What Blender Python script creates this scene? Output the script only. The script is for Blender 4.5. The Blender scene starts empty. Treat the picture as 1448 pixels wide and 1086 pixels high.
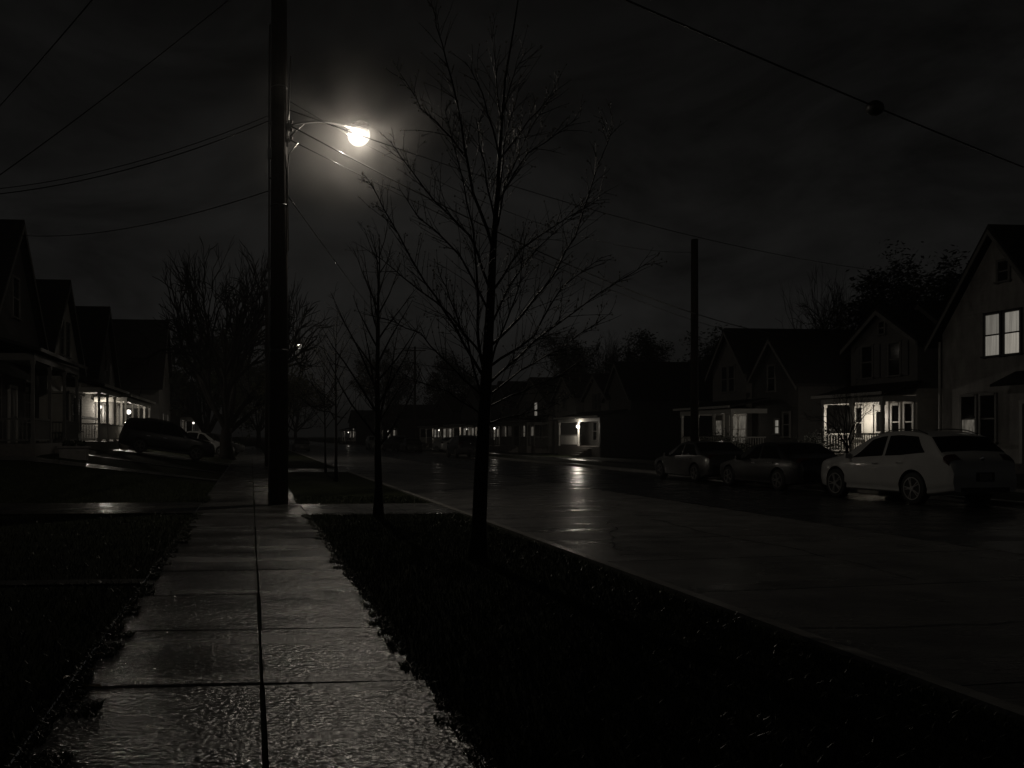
import bpy, math, random
from mathutils import Vector, Matrix
R = math.radians
rnd = random.Random(7)
C = bpy.context.scene.collection
S = bpy.context.scene
PI = math.pi

# ------------------------------------------------------------------ helpers
class MB:
    """collects shapes into one mesh object"""
    def __init__(s): s.v = []; s.f = []
    def add(s, vs, fs):
        o = len(s.v); s.v += [tuple(p) for p in vs]; s.f += [tuple(i + o for i in f) for f in fs]
    def box(s, c, d, rz=0, taper=1.0):
        x, y, z = d[0] / 2, d[1] / 2, d[2] / 2
        cs, sn = math.cos(rz), math.sin(rz); vs = []
        for k, zz in ((1, -z), (taper, z)):
            for a, b in ((-x, -y), (x, -y), (x, y), (-x, y)):
                a *= k; b *= k
                vs.append((c[0] + a * cs - b * sn, c[1] + a * sn + b * cs, c[2] + zz))
        s.add(vs, [(3, 2, 1, 0), (4, 5, 6, 7), (0, 1, 5, 4), (1, 2, 6, 5), (2, 3, 7, 6), (3, 0, 4, 7)])
    def quad(s, a, b, c, d): s.add([a, b, c, d], [(0, 1, 2, 3)])
    def tube(s, pts, rad, n=6, cap=True):
        pts = [Vector(p) for p in pts]
        if not hasattr(rad, '__len__'): rad = [rad] * len(pts)
        base = len(s.v); ref = None
        for i, p in enumerate(pts):
            t = (pts[min(i + 1, len(pts) - 1)] - pts[max(i - 1, 0)])
            if t.length < 1e-9: t = Vector((0, 0, 1))
            t.normalize()
            if ref is None: ref = Vector((1, 0, 0)) if abs(t.x) < .8 else Vector((0, 1, 0))
            a = ref - t * ref.dot(t)
            if a.length < 1e-4: a = Vector((0, 1, 0)) - t * t.y
            a.normalize(); ref = a; b = t.cross(a)
            for k in range(n):
                q = 2 * PI * k / n
                w = p + (a * math.cos(q) + b * math.sin(q)) * rad[i]
                s.v.append((w.x, w.y, w.z))
        for i in range(len(pts) - 1):
            for k in range(n):
                k2 = (k + 1) % n
                s.f.append((base + i * n + k, base + i * n + k2, base + (i + 1) * n + k2, base + (i + 1) * n + k))
        if cap and n > 2:
            s.f.append(tuple(base + k for k in reversed(range(n))))
            s.f.append(tuple(base + (len(pts) - 1) * n + k for k in range(n)))
    def lathe(s, prof, c=(0, 0, 0), n=16, axis='z', cap=True):
        base = len(s.v)
        for r, h in prof:
            for k in range(n):
                q = 2 * PI * k / n; a, b = r * math.cos(q), r * math.sin(q)
                p = (a, b, h) if axis == 'z' else ((h, a, b) if axis == 'x' else (a, h, b))
                s.v.append((c[0] + p[0], c[1] + p[1], c[2] + p[2]))
        for i in range(len(prof) - 1):
            for k in range(n):
                k2 = (k + 1) % n
                s.f.append((base + i * n + k, base + i * n + k2, base + (i + 1) * n + k2, base + (i + 1) * n + k))
        if cap:
            s.f.append(tuple(base + k for k in reversed(range(n))))
            s.f.append(tuple(base + (len(prof) - 1) * n + k for k in range(n)))
    def prism(s, prof, y0, y1, map=None):
        n = len(prof); m = map or (lambda a, b, y: (a, y, b))
        s.add([m(a, b, y0) for a, b in prof] + [m(a, b, y1) for a, b in prof],
              [tuple(range(n)), tuple(range(2 * n - 1, n - 1, -1))] +
              [((k + 1) % n, k, n + k, n + (k + 1) % n) for k in range(n)])
    def build(s, name, mat, parent=None, smooth=False, loc=None, rz=0):
        me = bpy.data.meshes.new(name); me.from_pydata(s.v, [], s.f); me.update()
        if smooth: me.polygons.foreach_set('use_smooth', [True] * len(me.polygons))
        for m in (mat if isinstance(mat, list) else [mat]): me.materials.append(m)
        o = bpy.data.objects.new(name, me); C.objects.link(o)
        if parent: o.parent = parent
        if loc: o.location = loc
        if rz: o.rotation_euler.z = rz
        return o

def tag(o, label=None, cat=None, group=None, kind=None):
    if label: o['label'] = label
    if cat: o['category'] = cat
    if group: o['group'] = group
    if kind: o['kind'] = kind
    return o
def thing(name, label, cat, loc=(0, 0, 0), rz=0, group=None):
    o = bpy.data.objects.new(name, None); C.objects.link(o)
    o.location = loc; o.rotation_euler.z = rz; o.empty_display_size = .2
    return tag(o, label, cat, group)
def struct(name, mb, mat): return tag(mb.build(name, mat), kind='structure')
def lamp(parent, loc, power, col=(1, .90, .76), radius=.06):
    l = bpy.data.lights.new('lamp_light', 'POINT'); l.energy = power; l.color = col; l.shadow_soft_size = radius
    o = bpy.data.objects.new('lamp_light', l); C.objects.link(o); o.parent = parent; o.location = loc
    return o

# ------------------------------------------------------------------ materials
def mat(name, col, rough=.7, var=.25, vscale=6, bump=0., bscale=40, metal=0, spec=.5, rvar=0, rscale=3,
        emit=None, estr=0, siding=0, stretch=None, coat=0, bumpdist=.01):
    m = bpy.data.materials.new(name); m.use_nodes = True
    nt = m.node_tree; N = nt.nodes; L = nt.links
    b = N['Principled BSDF']
    b.inputs['Roughness'].default_value = rough; b.inputs['Metallic'].default_value = metal
    b.inputs['Specular IOR Level'].default_value = spec; b.inputs['Coat Weight'].default_value = coat
    b.inputs['Coat Roughness'].default_value = .05
    tc = N.new('ShaderNodeTexCoord'); src = tc.outputs['Object']
    if stretch:
        mp = N.new('ShaderNodeMapping'); mp.inputs['Scale'].default_value = stretch
        L.new(src, mp.inputs[0]); src2 = mp.outputs[0]
    else: src2 = src
    nz = N.new('ShaderNodeTexNoise'); nz.inputs['Scale'].default_value = vscale; nz.inputs['Detail'].default_value = 6
    nz.inputs['Roughness'].default_value = .65
    L.new(src2, nz.inputs['Vector'])
    rp = N.new('ShaderNodeValToRGB')
    rp.color_ramp.elements[0].position = .3; rp.color_ramp.elements[1].position = .7
    rp.color_ramp.elements[0].color = tuple(max(0, c * (1 - var)) for c in col) + (1,)
    rp.color_ramp.elements[1].color = tuple(min(1, c * (1 + var)) for c in col) + (1,)
    L.new(nz.outputs['Fac'], rp.inputs[0]); L.new(rp.outputs[0], b.inputs['Base Color'])
    if rvar:
        n2 = N.new('ShaderNodeTexNoise'); n2.inputs['Scale'].default_value = rscale; n2.inputs['Detail'].default_value = 4
        L.new(src2, n2.inputs['Vector'])
        mr = N.new('ShaderNodeMapRange'); mr.inputs[1].default_value = .3; mr.inputs[2].default_value = .7
        mr.inputs[3].default_value = max(.02, rough - rvar); mr.inputs[4].default_value = rough + rvar
        L.new(n2.outputs['Fac'], mr.inputs[0]); L.new(mr.outputs[0], b.inputs['Roughness'])
    if bump or siding:
        bp = N.new('ShaderNodeBump'); bp.inputs['Strength'].default_value = 1 if siding else bump
        bp.inputs['Distance'].default_value = bumpdist
        if siding:
            sp = N.new('ShaderNodeSeparateXYZ'); L.new(src, sp.inputs[0])
            mu = N.new('ShaderNodeMath'); mu.operation = 'MULTIPLY'; mu.inputs[1].default_value = 1 / siding
            fr = N.new('ShaderNodeMath'); fr.operation = 'FRACT'
            L.new(sp.outputs['Z'], mu.inputs[0]); L.new(mu.outputs[0], fr.inputs[0])
            iv = N.new('ShaderNodeMath'); iv.operation = 'SUBTRACT'; iv.inputs[0].default_value = 1
            L.new(fr.outputs[0], iv.inputs[1]); L.new(iv.outputs[0], bp.inputs['Height'])
            bp.inputs['Distance'].default_value = .02
        else:
            n3 = N.new('ShaderNodeTexNoise'); n3.inputs['Scale'].default_value = bscale; n3.inputs['Detail'].default_value = 3
            L.new(src2, n3.inputs['Vector']); L.new(n3.outputs['Fac'], bp.inputs['Height'])
        L.new(bp.outputs[0], b.inputs['Normal'])
    if emit:
        if var:
            r2 = N.new('ShaderNodeValToRGB'); r2.color_ramp.elements[0].position = .35; r2.color_ramp.elements[1].position = .65
            r2.color_ramp.elements[0].color = tuple(c * (1 - var) for c in emit) + (1,)
            r2.color_ramp.elements[1].color = tuple(emit) + (1,)
            L.new(nz.outputs['Fac'], r2.inputs[0]); L.new(r2.outputs[0], b.inputs['Emission Color'])
        else: b.inputs['Emission Color'].default_value = tuple(emit) + (1,)
        b.inputs['Emission Strength'].default_value = estr
    return m

def wet_concrete(name, col, r0, r1, pebble, dist, spec, broom=(.35, 2.2), bdist=.009):
    """concrete or asphalt with a water film: low, patchy roughness and a fine aggregate relief"""
    m = mat(name, col, .4, .45, 1.3, spec=spec)
    nt = m.node_tree; N = nt.nodes; L = nt.links; b = N['Principled BSDF']
    tc = N.new('ShaderNodeTexCoord')
    big = N.new('ShaderNodeTexNoise'); big.inputs['Scale'].default_value = .9; big.inputs['Detail'].default_value = 5
    mp = N.new('ShaderNodeMapping'); mp.inputs['Scale'].default_value = (.55, 1.6, 1); L.new(tc.outputs['Object'], mp.inputs[0])
    L.new(mp.outputs[0], big.inputs['Vector'])
    mr = N.new('ShaderNodeMapRange'); mr.inputs[1].default_value = .35; mr.inputs[2].default_value = .66
    mr.inputs[3].default_value = r0; mr.inputs[4].default_value = r1
    L.new(big.outputs['Fac'], mr.inputs[0]); L.new(mr.outputs[0], b.inputs['Roughness'])
    a = N.new('ShaderNodeTexVoronoi'); a.inputs['Scale'].default_value = pebble; a.feature = 'SMOOTH_F1'
    L.new(tc.outputs['Object'], a.inputs['Vector'])
    c = N.new('ShaderNodeTexNoise'); c.inputs['Scale'].default_value = pebble * .8; c.inputs['Detail'].default_value = 4
    c.inputs['Distortion'].default_value = 1.2
    L.new(tc.outputs['Object'], c.inputs['Vector'])
    ad = N.new('ShaderNodeMath'); ad.operation = 'MULTIPLY_ADD'; ad.inputs[1].default_value = -.8
    L.new(a.outputs['Distance'], ad.inputs[0]); L.new(c.outputs['Fac'], ad.inputs[2])
    w = N.new('ShaderNodeTexNoise'); w.inputs['Scale'].default_value = 2.2; w.inputs['Detail'].default_value = 3
    mp2 = N.new('ShaderNodeMapping'); mp2.inputs['Scale'].default_value = (broom[0], broom[1], 1); L.new(tc.outputs['Object'], mp2.inputs[0])
    L.new(mp2.outputs[0], w.inputs['Vector'])
    bp0 = N.new('ShaderNodeBump'); bp0.inputs['Distance'].default_value = bdist; bp0.inputs['Strength'].default_value = 1
    L.new(w.outputs['Fac'], bp0.inputs['Height'])
    bp = N.new('ShaderNodeBump'); bp.inputs['Distance'].default_value = dist; bp.inputs['Strength'].default_value = 1
    L.new(ad.outputs[0], bp.inputs['Height']); L.new(bp0.outputs[0], bp.inputs['Normal']); L.new(bp.outputs[0], b.inputs['Normal'])
    return m

M = {}
M['soil'] = mat('lawn_soil', (.022, .026, .014), .95, .4, 1.5, .6, 30, spec=.1)
M['grass'] = mat('grass_blades', (.035, .045, .02), .38, .4, 2, spec=.3)
M['walk'] = wet_concrete('wet_sidewalk_concrete', (.10, .098, .093), .11, .32, 34, .0080, 1.0, (4.5, 13), .010)
b_ = M['walk'].node_tree.nodes['Principled BSDF']; b_.inputs['IOR'].default_value = 1.75
M['walk'].node_tree.links.new(b_.inputs['Normal'].links[0].from_socket, b_.inputs['Coat Normal'])
M['road'] = wet_concrete('wet_road_concrete', (.115, .112, .107), .22, .46, 40, .007, 1.0, (2.2, 7), .012)
M['asphalt'] = wet_concrete('wet_asphalt', (.03, .03, .03), .14, .40, 50, .003, .5)
M['drive'] = wet_concrete('wet_driveway', (.10, .10, .095), .16, .4, 45, .004, .7)
M['pathm'] = mat('dark_path_concrete', (.05, .05, .045), .8, .5, 4, .5, 30, spec=.1)  # plain darker concrete, toned down so the path stays faint
M['wetpath'] = wet_concrete('worn_wet_path', (.045, .044, .04), .12, .34, 45, .003, 1.0)
M['kerb'] = mat('kerb_concrete', (.27, .26, .24), .34, .3, 5, .5, 40)
M['pole'] = mat('pole_wood', (.028, .023, .018), .85, .4, 3, .5, 18, stretch=(6, 6, .5), spec=.2)
M['metal'] = mat('galvanised_metal', (.30, .30, .29), .35, .15, 8, metal=.8)
M['cable'] = mat('cable_sheath', (.025, .025, .025), .28, .1)
M['bark'] = mat('wet_bark', (.007, .006, .005), .5, .4, 12, .6, 40, spec=.10)
M['armm'] = mat('dark_lamp_metal', (.05, .05, .048), .5, .2, 8, spec=.4)  # metal darkened so the lamp arm reads as a silhouette
M['barkd'] = mat('dark_bark', (.010, .009, .008), .8, .4, 5, .4, 20, spec=.15)
M['glint_speck'] = mat('pale_glint_speck', (.5, .46, .38), .25, .2)  # pale colour stands in for lamp glints on wet twigs
M['leafd'] = mat('evergreen_leaves', (.028, .034, .020), .7, .5, 1.2, spec=.15)
M['leaf'] = mat('pale_leaves', (.12, .12, .075), .6, .4, 2, spec=.2)
M['roof'] = mat('dark_shingles', (.022, .021, .021), .9, .4, 5, .4, 25, spec=.1)
M['trim'] = mat('painted_trim', (.38, .37, .345), .5, .12)
M['trimd'] = mat('weathered_trim', (.11, .107, .10), .6, .2)
M['sid_w'] = mat('white_shingle_siding', (.27, .26, .245), .75, .35, 2.2, siding=.16, stretch=(1, 1, .35))
M['sid_g'] = mat('grey_clapboard', (.12, .116, .11), .75, .15, 2, siding=.14)
M['sid_d'] = mat('dark_clapboard', (.05, .048, .046), .8, .15, 2, siding=.14)
M['sid_l'] = mat('pale_clapboard', (.40, .385, .35), .7, .15, 2, siding=.14)
M['brick'] = mat('brick', (.10, .075, .06), .85, .3, 9, .5, 30)
M['glass'] = mat('window_glass', (.006, .006, .006), .04, 0, spec=.3)
M['lit'] = mat('lit_window', (.2, .19, .17), .5, .45, 1.6, emit=(1, .93, .80), estr=.21, stretch=(9, 9, .35))
M['litd'] = mat('dim_lit_window', (.1, .1, .09), .4, .8, 4, emit=(1, .9, .74), estr=.10, stretch=(2, 2, .5))
M['litu'] = mat('shaded_lit_window', (.2, .19, .17), .5, .4, 1.6, emit=(1, .93, .80), estr=.14, stretch=(9, 9, .35))
M['litb'] = mat('bright_lit_window', (.2, .19, .17), .5, .4, 1.6, emit=(1, .92, .78), estr=.28, stretch=(9, 9, .35))
M['bulb'] = mat('lamp_globe', (.8, .8, .75), .4, 0, emit=(1, .92, .80), estr=.62)
M['floor'] = mat('porch_boards', (.12, .11, .10), .5, .2, 8)
def globe_mat(name, col, st):
    m = bpy.data.materials.new(name); m.use_nodes = True; nt = m.node_tree; nt.nodes.remove(nt.nodes['Principled BSDF'])
    e = nt.nodes.new('ShaderNodeEmission'); e.inputs[0].default_value = col + (1,); e.inputs[1].default_value = st
    t = nt.nodes.new('ShaderNodeBsdfTransparent'); t.inputs[0].default_value = (.9, .9, .9, 1); a = nt.nodes.new('ShaderNodeAddShader')
    nt.links.new(e.outputs[0], a.inputs[0]); nt.links.new(t.outputs[0], a.inputs[1]); nt.links.new(a.outputs[0], nt.nodes['Material Output'].inputs[0])
    return m
M['bulb'] = globe_mat('lamp_globe', (1, .93, .82), .34)
M['pbulb'] = globe_mat('porch_globe', (1, .93, .82), 1.3)
M['litf'] = mat('far_lit_window', (.2, .19, .17), .5, .6, 1.2, emit=(1, .92, .78), estr=.13)
M['tyre'] = mat('rubber_tyre', (.012, .012, .012), .75, .1)
M['rim'] = mat('alloy_rim', (.26, .26, .255), .35, .1, metal=.2)
M['rimd'] = mat('dull_rim', (.12, .12, .12), .4, .1, metal=.2)
M['black'] = mat('black_plastic', (.012, .012, .012), .5, .1)
M['wpaint'] = mat('white_car_paint', (.33, .33, .32), .35, .06, 2, coat=.5)
M['spaint'] = mat('silver_car_paint', (.33, .33, .32), .35, .05, 2, metal=.2, coat=.6)
M['dpaint'] = mat('black_car_paint', (.010, .010, .011), .3, .05, 2, coat=.6, spec=.4)
M['gpaint'] = mat('grey_car_paint', (.022, .022, .024), .3, .05, 2, coat=.6)
M['tail'] = mat('taillight_lens', (.035, .01, .008), .15, .1, coat=.5)
M['head'] = mat('headlight_lens', (.35, .35, .34), .1, .1, coat=.5)
M['plate'] = mat('licence_plate', (.12, .12, .12), .4, .3, 30)
M['chrome'] = mat('chrome', (.7, .7, .7), .15, 0, metal=1)
M['deadleaf'] = mat('fallen_leaf', (.34, .27, .17), .35, .3, 30)
M['clay'] = mat('planter_concrete', (.2, .19, .18), .7, .2)

# ------------------------------------------------------------------ camera
f = 1250.
cam = bpy.data.cameras.new('camera'); co = bpy.data.objects.new('camera', cam); C.objects.link(co)
co.location = (0, 0, 1.5); TH = math.atan(105 / f)
co.rotation_euler = (R(90), 0, -TH)
cam.sensor_width = 36; cam.lens = 36 * f / 1448
cam.shift_x = (724 - 460) / 1448; cam.shift_y = (617 - 543) / 1448
cam.clip_end = 6000; S.camera = co
S.view_settings.view_transform = 'Standard'; S.view_settings.look = 'None'
S.view_settings.exposure = 0; S.view_settings.gamma = 1

# ------------------------------------------------------------------ sky (night overcast)
w = bpy.data.worlds.new('World'); S.world = w; w.use_nodes = True
N = w.node_tree.nodes; L = w.node_tree.links; bg = N['Background']
tc = N.new('ShaderNodeTexCoord')
sp = N.new('ShaderNodeSeparateXYZ'); L.new(tc.outputs['Generated'], sp.inputs[0])
# town glow: strongest low down and along the street, fading to the zenith
gl0 = N.new('ShaderNodeMapRange'); gl0.interpolation_type = 'SMOOTHSTEP'
gl0.inputs[1].default_value = -.05; gl0.inputs[2].default_value = .60; gl0.inputs[3].default_value = .0084; gl0.inputs[4].default_value = .0020
L.new(sp.outputs['Z'], gl0.inputs[0])
y2 = N.new('ShaderNodeMath'); y2.operation = 'POWER'; y2.inputs[1].default_value = 2.0
ya = N.new('ShaderNodeMath'); ya.operation = 'ABSOLUTE'; L.new(sp.outputs['Y'], ya.inputs[0]); L.new(ya.outputs[0], y2.inputs[0])
az = N.new('ShaderNodeMath'); az.operation = 'MULTIPLY_ADD'; az.inputs[1].default_value = .60; az.inputs[2].default_value = .66; L.new(y2.outputs[0], az.inputs[0])
bk = N.new('ShaderNodeMapRange'); bk.inputs[1].default_value = 0; bk.inputs[2].default_value = -1; bk.inputs[3].default_value = 0; bk.inputs[4].default_value = 1.6  # extra sky brightness behind the camera, added to light surfaces facing it
L.new(sp.outputs['Y'], bk.inputs[0]); az2 = N.new('ShaderNodeMath'); az2.operation = 'ADD'; L.new(az.outputs[0], az2.inputs[0]); L.new(bk.outputs[0], az2.inputs[1])
gl = N.new('ShaderNodeMath'); gl.operation = 'MULTIPLY'; L.new(gl0.outputs[0], gl.inputs[0]); L.new(az2.outputs[0], gl.inputs[1])
mp = N.new('ShaderNodeMapping'); mp.inputs['Scale'].default_value = (1, 1, 2.2); L.new(tc.outputs['Generated'], mp.inputs[0])
cn = N.new('ShaderNodeTexNoise'); cn.inputs['Scale'].default_value = 4.2; cn.inputs['Detail'].default_value = 8; cn.inputs['Roughness'].default_value = .62; cn.inputs['Distortion'].default_value = .5
L.new(mp.outputs[0], cn.inputs['Vector'])
cm = N.new('ShaderNodeMapRange'); cm.inputs[1].default_value = .3; cm.inputs[2].default_value = .7; cm.inputs[3].default_value = .42; cm.inputs[4].default_value = 1.55
L.new(cn.outputs['Fac'], cm.inputs[0])
mu = N.new('ShaderNodeMath'); mu.operation = 'MULTIPLY'; L.new(gl.outputs[0], mu.inputs[0]); L.new(cm.outputs[0], mu.inputs[1])
vm = N.new('ShaderNodeVectorMath'); vm.operation = 'SCALE'; vm.inputs[0].default_value = (1.0, .98, .94)
L.new(mu.outputs[0], vm.inputs['Scale']); L.new(vm.outputs[0], bg.inputs['Color']); bg.inputs['Strength'].default_value = 1.0

# ------------------------------------------------------------------ ground, road, paths
def yard(x, y=60):   # height of the raised left yards: level near the camera, a bank farther up the street
    k = min(1, max(0, (y - 21) / 12)); k = k * k * (3 - 2 * k)
    return k * min(.9, max(0, .14 * (-1.12 - x)))
XS = [-900, -60, -7.55] + [-7.5 + .4 * k for k in range(16)] + [-1.12]
ZR = -.12
mb = MB()
ys = [-60, 0] + [2 * k for k in range(1, 40)] + [100, 160, 300, 1400]
for i in range(len(XS) - 1):
    for j in range(len(ys) - 1):
        a, b, c, d = XS[i], XS[i + 1], ys[j], ys[j + 1]
        mb.quad((a, c, yard(a, c) - .02), (b, c, yard(b, c) - .02), (b, d, yard(b, d) - .02), (a, d, yard(a, d) - .02))
for a, b in ((-1.12, 1.1), (1.1, 4.1)):
    mb.quad((a, -60, -.035 if b < 2 else -.02), (b, -60, -.035 if b < 2 else -.02), (b, 1400, -.035 if b < 2 else -.02), (a, 1400, -.035 if b < 2 else -.02))
mb.quad((17.7, -60, -.02), (900, -60, -.02), (900, 1400, -.02), (17.7, 1400, -.02))
mb.quad((4.1, -60, -.16), (17.7, -60, -.16), (17.7, 1400, -.16), (4.1, 1400, -.16))
struct('ground', mb, M['soil'])

def strip(mb, pts, w, z):
    for (xa, ya), (xb, yb) in zip(pts, pts[1:]):
        d = Vector((xb - xa, yb - ya)).normalized(); n_ = Vector((-d.y, d.x)) * w / 2
        za, zb = z(xa), z(xb)
        mb.quad((xa - n_.x, ya - n_.y, za), (xa + n_.x, ya + n_.y, za), (xb + n_.x, yb + n_.y, zb), (xb - n_.x, yb - n_.y, zb))
zr = lambda x: ZR + .03 * (x - 4.32) / 6.06 + .005
mb = MB()
for x0_, y0_, dx_, dy_, n_ in ((4.6, 7.1, .32, .03, 17), (5.2, 12.2, .12, .30, 14), (7.4, 9.3, .03, .33, 22), (4.5, 15.3, .34, -.02, 16), (8.2, 18, -.02, .5, 26), (4.7, 26, .35, .05, 15)):
    pts = []; xa, ya = x0_, y0_
    for _ in range(n_):
        pts.append((xa, ya)); xa += dx_ + rnd.uniform(-.09, .09); ya += dy_ + rnd.uniform(-.08, .08)
        if not 4.4 < xa < 10.25: break
    strip(mb, pts, .022, zr)
struct('road_repairs', mb, M['asphalt'])
mb = MB(); gap = .036
y = 5.37 - 1.53 * 6
while y < 130:
    for a, b in ((-1.08, .055), (.078, 1.07)):
        t = [rnd.uniform(-.005, .005) for _ in range(4)]
        x0, x1, y0, y1 = a + rnd.uniform(-.008, .008), b + rnd.uniform(-.008, .008), y + gap / 2 + rnd.uniform(-.006, .006), y + 1.53 - gap / 2
        mb.add([(x0, y0, t[0]), (x1, y0, t[1]), (x1, y1, t[2]), (x0, y1, t[3]),
                (x0, y0, -.034), (x1, y0, -.034), (x1, y1, -.034), (x0, y1, -.034)],
               [(0, 1, 2, 3), (4, 5, 1, 0), (5, 6, 2, 1), (6, 7, 3, 2), (7, 4, 0, 3)])
    y += 1.53
struct('sidewalk', mb, M['walk'])

mb = MB(); joints = [-30, -4, 2.0, 5.6, 9.05, 11.3, 13.6, 17.2] + [17.2 + 4.4 * k for k in range(1, 60)]
for j in range(len(joints) - 1):
    y0, y1 = joints[j] + .012, joints[j + 1] - .012
    sk = .25
    mb.quad((4.32, y0 - sk, ZR), (10.38, y0 + sk, ZR + .03), (10.38, y1 + sk, ZR + .03), (4.32, y1 - sk, ZR))
    mb.quad((4.32, y0 - sk, ZR), (4.32, y0 - sk, ZR - .02), (10.38, y0 + sk, ZR + .005), (10.38, y0 + sk, ZR + .03))
struct('road', mb, M['road'])
mb = MB()
yy = -60; e = 10.37
while yy < 600:
    st = .35 if -5 < yy < 40 else 4; e2 = 10.37 + rnd.uniform(-.05, .05) + .05 * math.sin(yy * .4)
    mb.quad((e, yy, ZR + .034), (17.5, yy, ZR), (17.5, yy + st, ZR), (e2, yy + st, ZR + .034)); yy += st; e = e2
struct('asphalt_lane', mb, M['asphalt'])
mb = MB()
yy = -30
while yy < 250:
    l_ = 2.4; j_ = rnd.uniform(-.012, .012)
    mb.prism([(4.10 , -.14), (4.33 + j_, -.14), (4.31 + j_, -.03), (4.265 + j_, .0), (4.10, .012)], yy + .004, yy + l_ - .004)
    yy += l_
struct('near_kerb', mb, M['kerb'])
mb = MB(); yy = -30
while yy < 250:
    mb.prism([(17.48, -.14), (17.7, -.14), (17.7, .004), (17.53, 0), (17.49, -.02)], yy + .004, yy + 2.396); yy += 2.4
struct('far_kerb', mb, M['kerb'])
mb = MB(); yy = -10
while yy < 200:
    mb.quad((20.6, yy, -.012), (22.1, yy, -.012), (22.1, yy + 1.5, -.012), (20.6, yy + 1.5, -.012)); yy += 1.515
struct('far_sidewalk', mb, M['walk'])
# crossings between the kerb and the sidewalk, and drives and paths on the raised lawns
def apron(name, y0, y1):
    mb = MB()
    n = 3
    for k in range(n):
        a = 1.085 + (4.105 - 1.085) * k / n; b = 1.085 + (4.105 - 1.085) * (k + 1) / n
        mb.quad((a + .006, y0, -.004), (b - .006, y0, -.004), (b - .006, y1, -.004), (a + .006, y1, -.004))
    struct(name, mb, M['drive'])
apron('driveway_apron', 16.9, 19.6); apron('far_driveway_apron', 37, 41)
def path(name, y0, y1, x1, m='drive', lift=.008):
    mb = MB(); x = -1.1; ny = max(1, int((y1 - y0) / .8 + .5))
    while x > x1:
        b = max(x - .9, x1)
        for k in range(ny):
            c, d = y0 + (y1 - y0) * k / ny, y0 + (y1 - y0) * (k + 1) / ny
            mb.quad((b + .006, c, yard(b, c) + lift), (x - .006, c, yard(x, c) + lift), (x - .006, d, yard(x, d) + lift), (b + .006, d, yard(b, d) + lift))
        x -= .9
    struct(name, mb, M[m])
path('garden_path', 17.4, 20.2, -7.2, 'wetpath'); path('driveway', 44.6, 48.2, -9); path('front_path', 29.6, 30.8, -8.4); path('side_path', 35.5, 36.3, -7.3); path('parking_pad', 59.5, 64.5, -6.4)
path('narrow_path', 9.15, 9.45, -5.5, 'pathm', .0)

# grass (uncountable)
mb = MB()
def blade(x, y, z, h, lean):
    a = rnd.uniform(0, 2 * PI); wd = rnd.uniform(.003, .006)
    dx, dy = math.cos(a) * wd, math.sin(a) * wd; b = rnd.uniform(0, 2 * PI); l_ = lean * h
    mx, my = x + math.cos(b) * l_ * .35, y + math.sin(b) * l_ * .35
    mb.add([(x - dx, y - dy, z - .01), (x + dx, y + dy, z - .01), (mx + dx * .8, my + dy * .8, z + h * .6), (mx - dx * .8, my - dy * .8, z + h * .6),
            (x + math.cos(b) * l_, y + math.sin(b) * l_, z + h)], [(0, 1, 2, 3), (3, 2, 4)])
def clear(x, y):
    if x > 0: return 16.9 < y < 19.6
    return 17.4 < y < 20.2 or 29.6 < y < 30.8 or (9.15 < y < 9.45 and x > -5.5)
for _ in range(46000):
    y = 2 + 20 * rnd.random() ** 1.8; x = rnd.uniform(1.12, 3.98)
    if not clear(x, y): blade(x, y, -.02, rnd.uniform(.035, .085), rnd.uniform(.2, 1.1))
for _ in range(42000):
    y = 2 + 26 * rnd.random() ** 1.8; x = -1.12 - rnd.random() ** 1.3 * 7
    if not clear(x, y): blade(x, y, yard(x, y) - .02, rnd.uniform(.035, .085), rnd.uniform(.2, 1.1))
# ragged tufts spilling over the sidewalk edges
prof = {}
for side in (1, -1):
    y = 2.4
    while y < 22:
        amp = abs(rnd.gauss(0, .07 if side > 0 else .08)) + .02
        amp = min(amp, .17 if side > 0 else .22) * (1.25 if side < 0 and y < 6.5 else 1)
        ln = rnd.uniform(.08, .3)
        if not clear(side * 1.5, y):
            for _ in range(int(110 * amp * ln / .02)):
                q = rnd.random() ** .8
                x = side * (1.10 - amp * q); blade(x, y + rnd.uniform(-.5, .5) * ln, .0, rnd.uniform(.008, .032), rnd.uniform(.8, 2.2))
        y += ln * .7
tag(mb.build('grass', M['grass']), 'short dark lawn grass spilling over the sidewalk edges', 'grass', kind='stuff')

# fallen leaves beside the sidewalk
lfs = [(-.93, 5.35, 'pale fallen leaf on the left sidewalk edge, largest of the scatter'), (-1.02, 5.75, 'small pale fallen leaf on the grass edge beside the sidewalk'),
       (-.98, 5.05, 'curled pale fallen leaf nearest the long sidewalk joint'), (-1.12, 5.5, 'fallen leaf lying out in the dark grass'), (-1.03, 6.15, 'farthest of the pale fallen leaves along the grass edge')]
for i, (x, y, lb) in enumerate(lfs):
    mb = MB(); a = rnd.uniform(0, 6); s = (.055, .03, .036, .034, .04)[i]
    pts = [(1, 0, .0), (.45, .38, .18), (-.3, .42, .1), (-.9, .12, .05), (-1.3, 0, .2), (-.9, -.12, .05), (-.3, -.42, .22), (.45, -.38, .12)]
    mb.add([(p[0] * s * math.cos(a) - p[1] * s * math.sin(a), p[0] * s * math.sin(a) + p[1] * s * math.cos(a), p[2] * s) for p in pts] + [(0, 0, .0)],
           [(k, (k + 1) % 8, 8) for k in range(8)])
    o = mb.build('fallen_leaf', M['deadleaf'], loc=(x, y, .012 + (.02 if x < -1.05 else 0)))
    tag(o, lb, 'leaf', 'fallen leaves beside the sidewalk')

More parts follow.
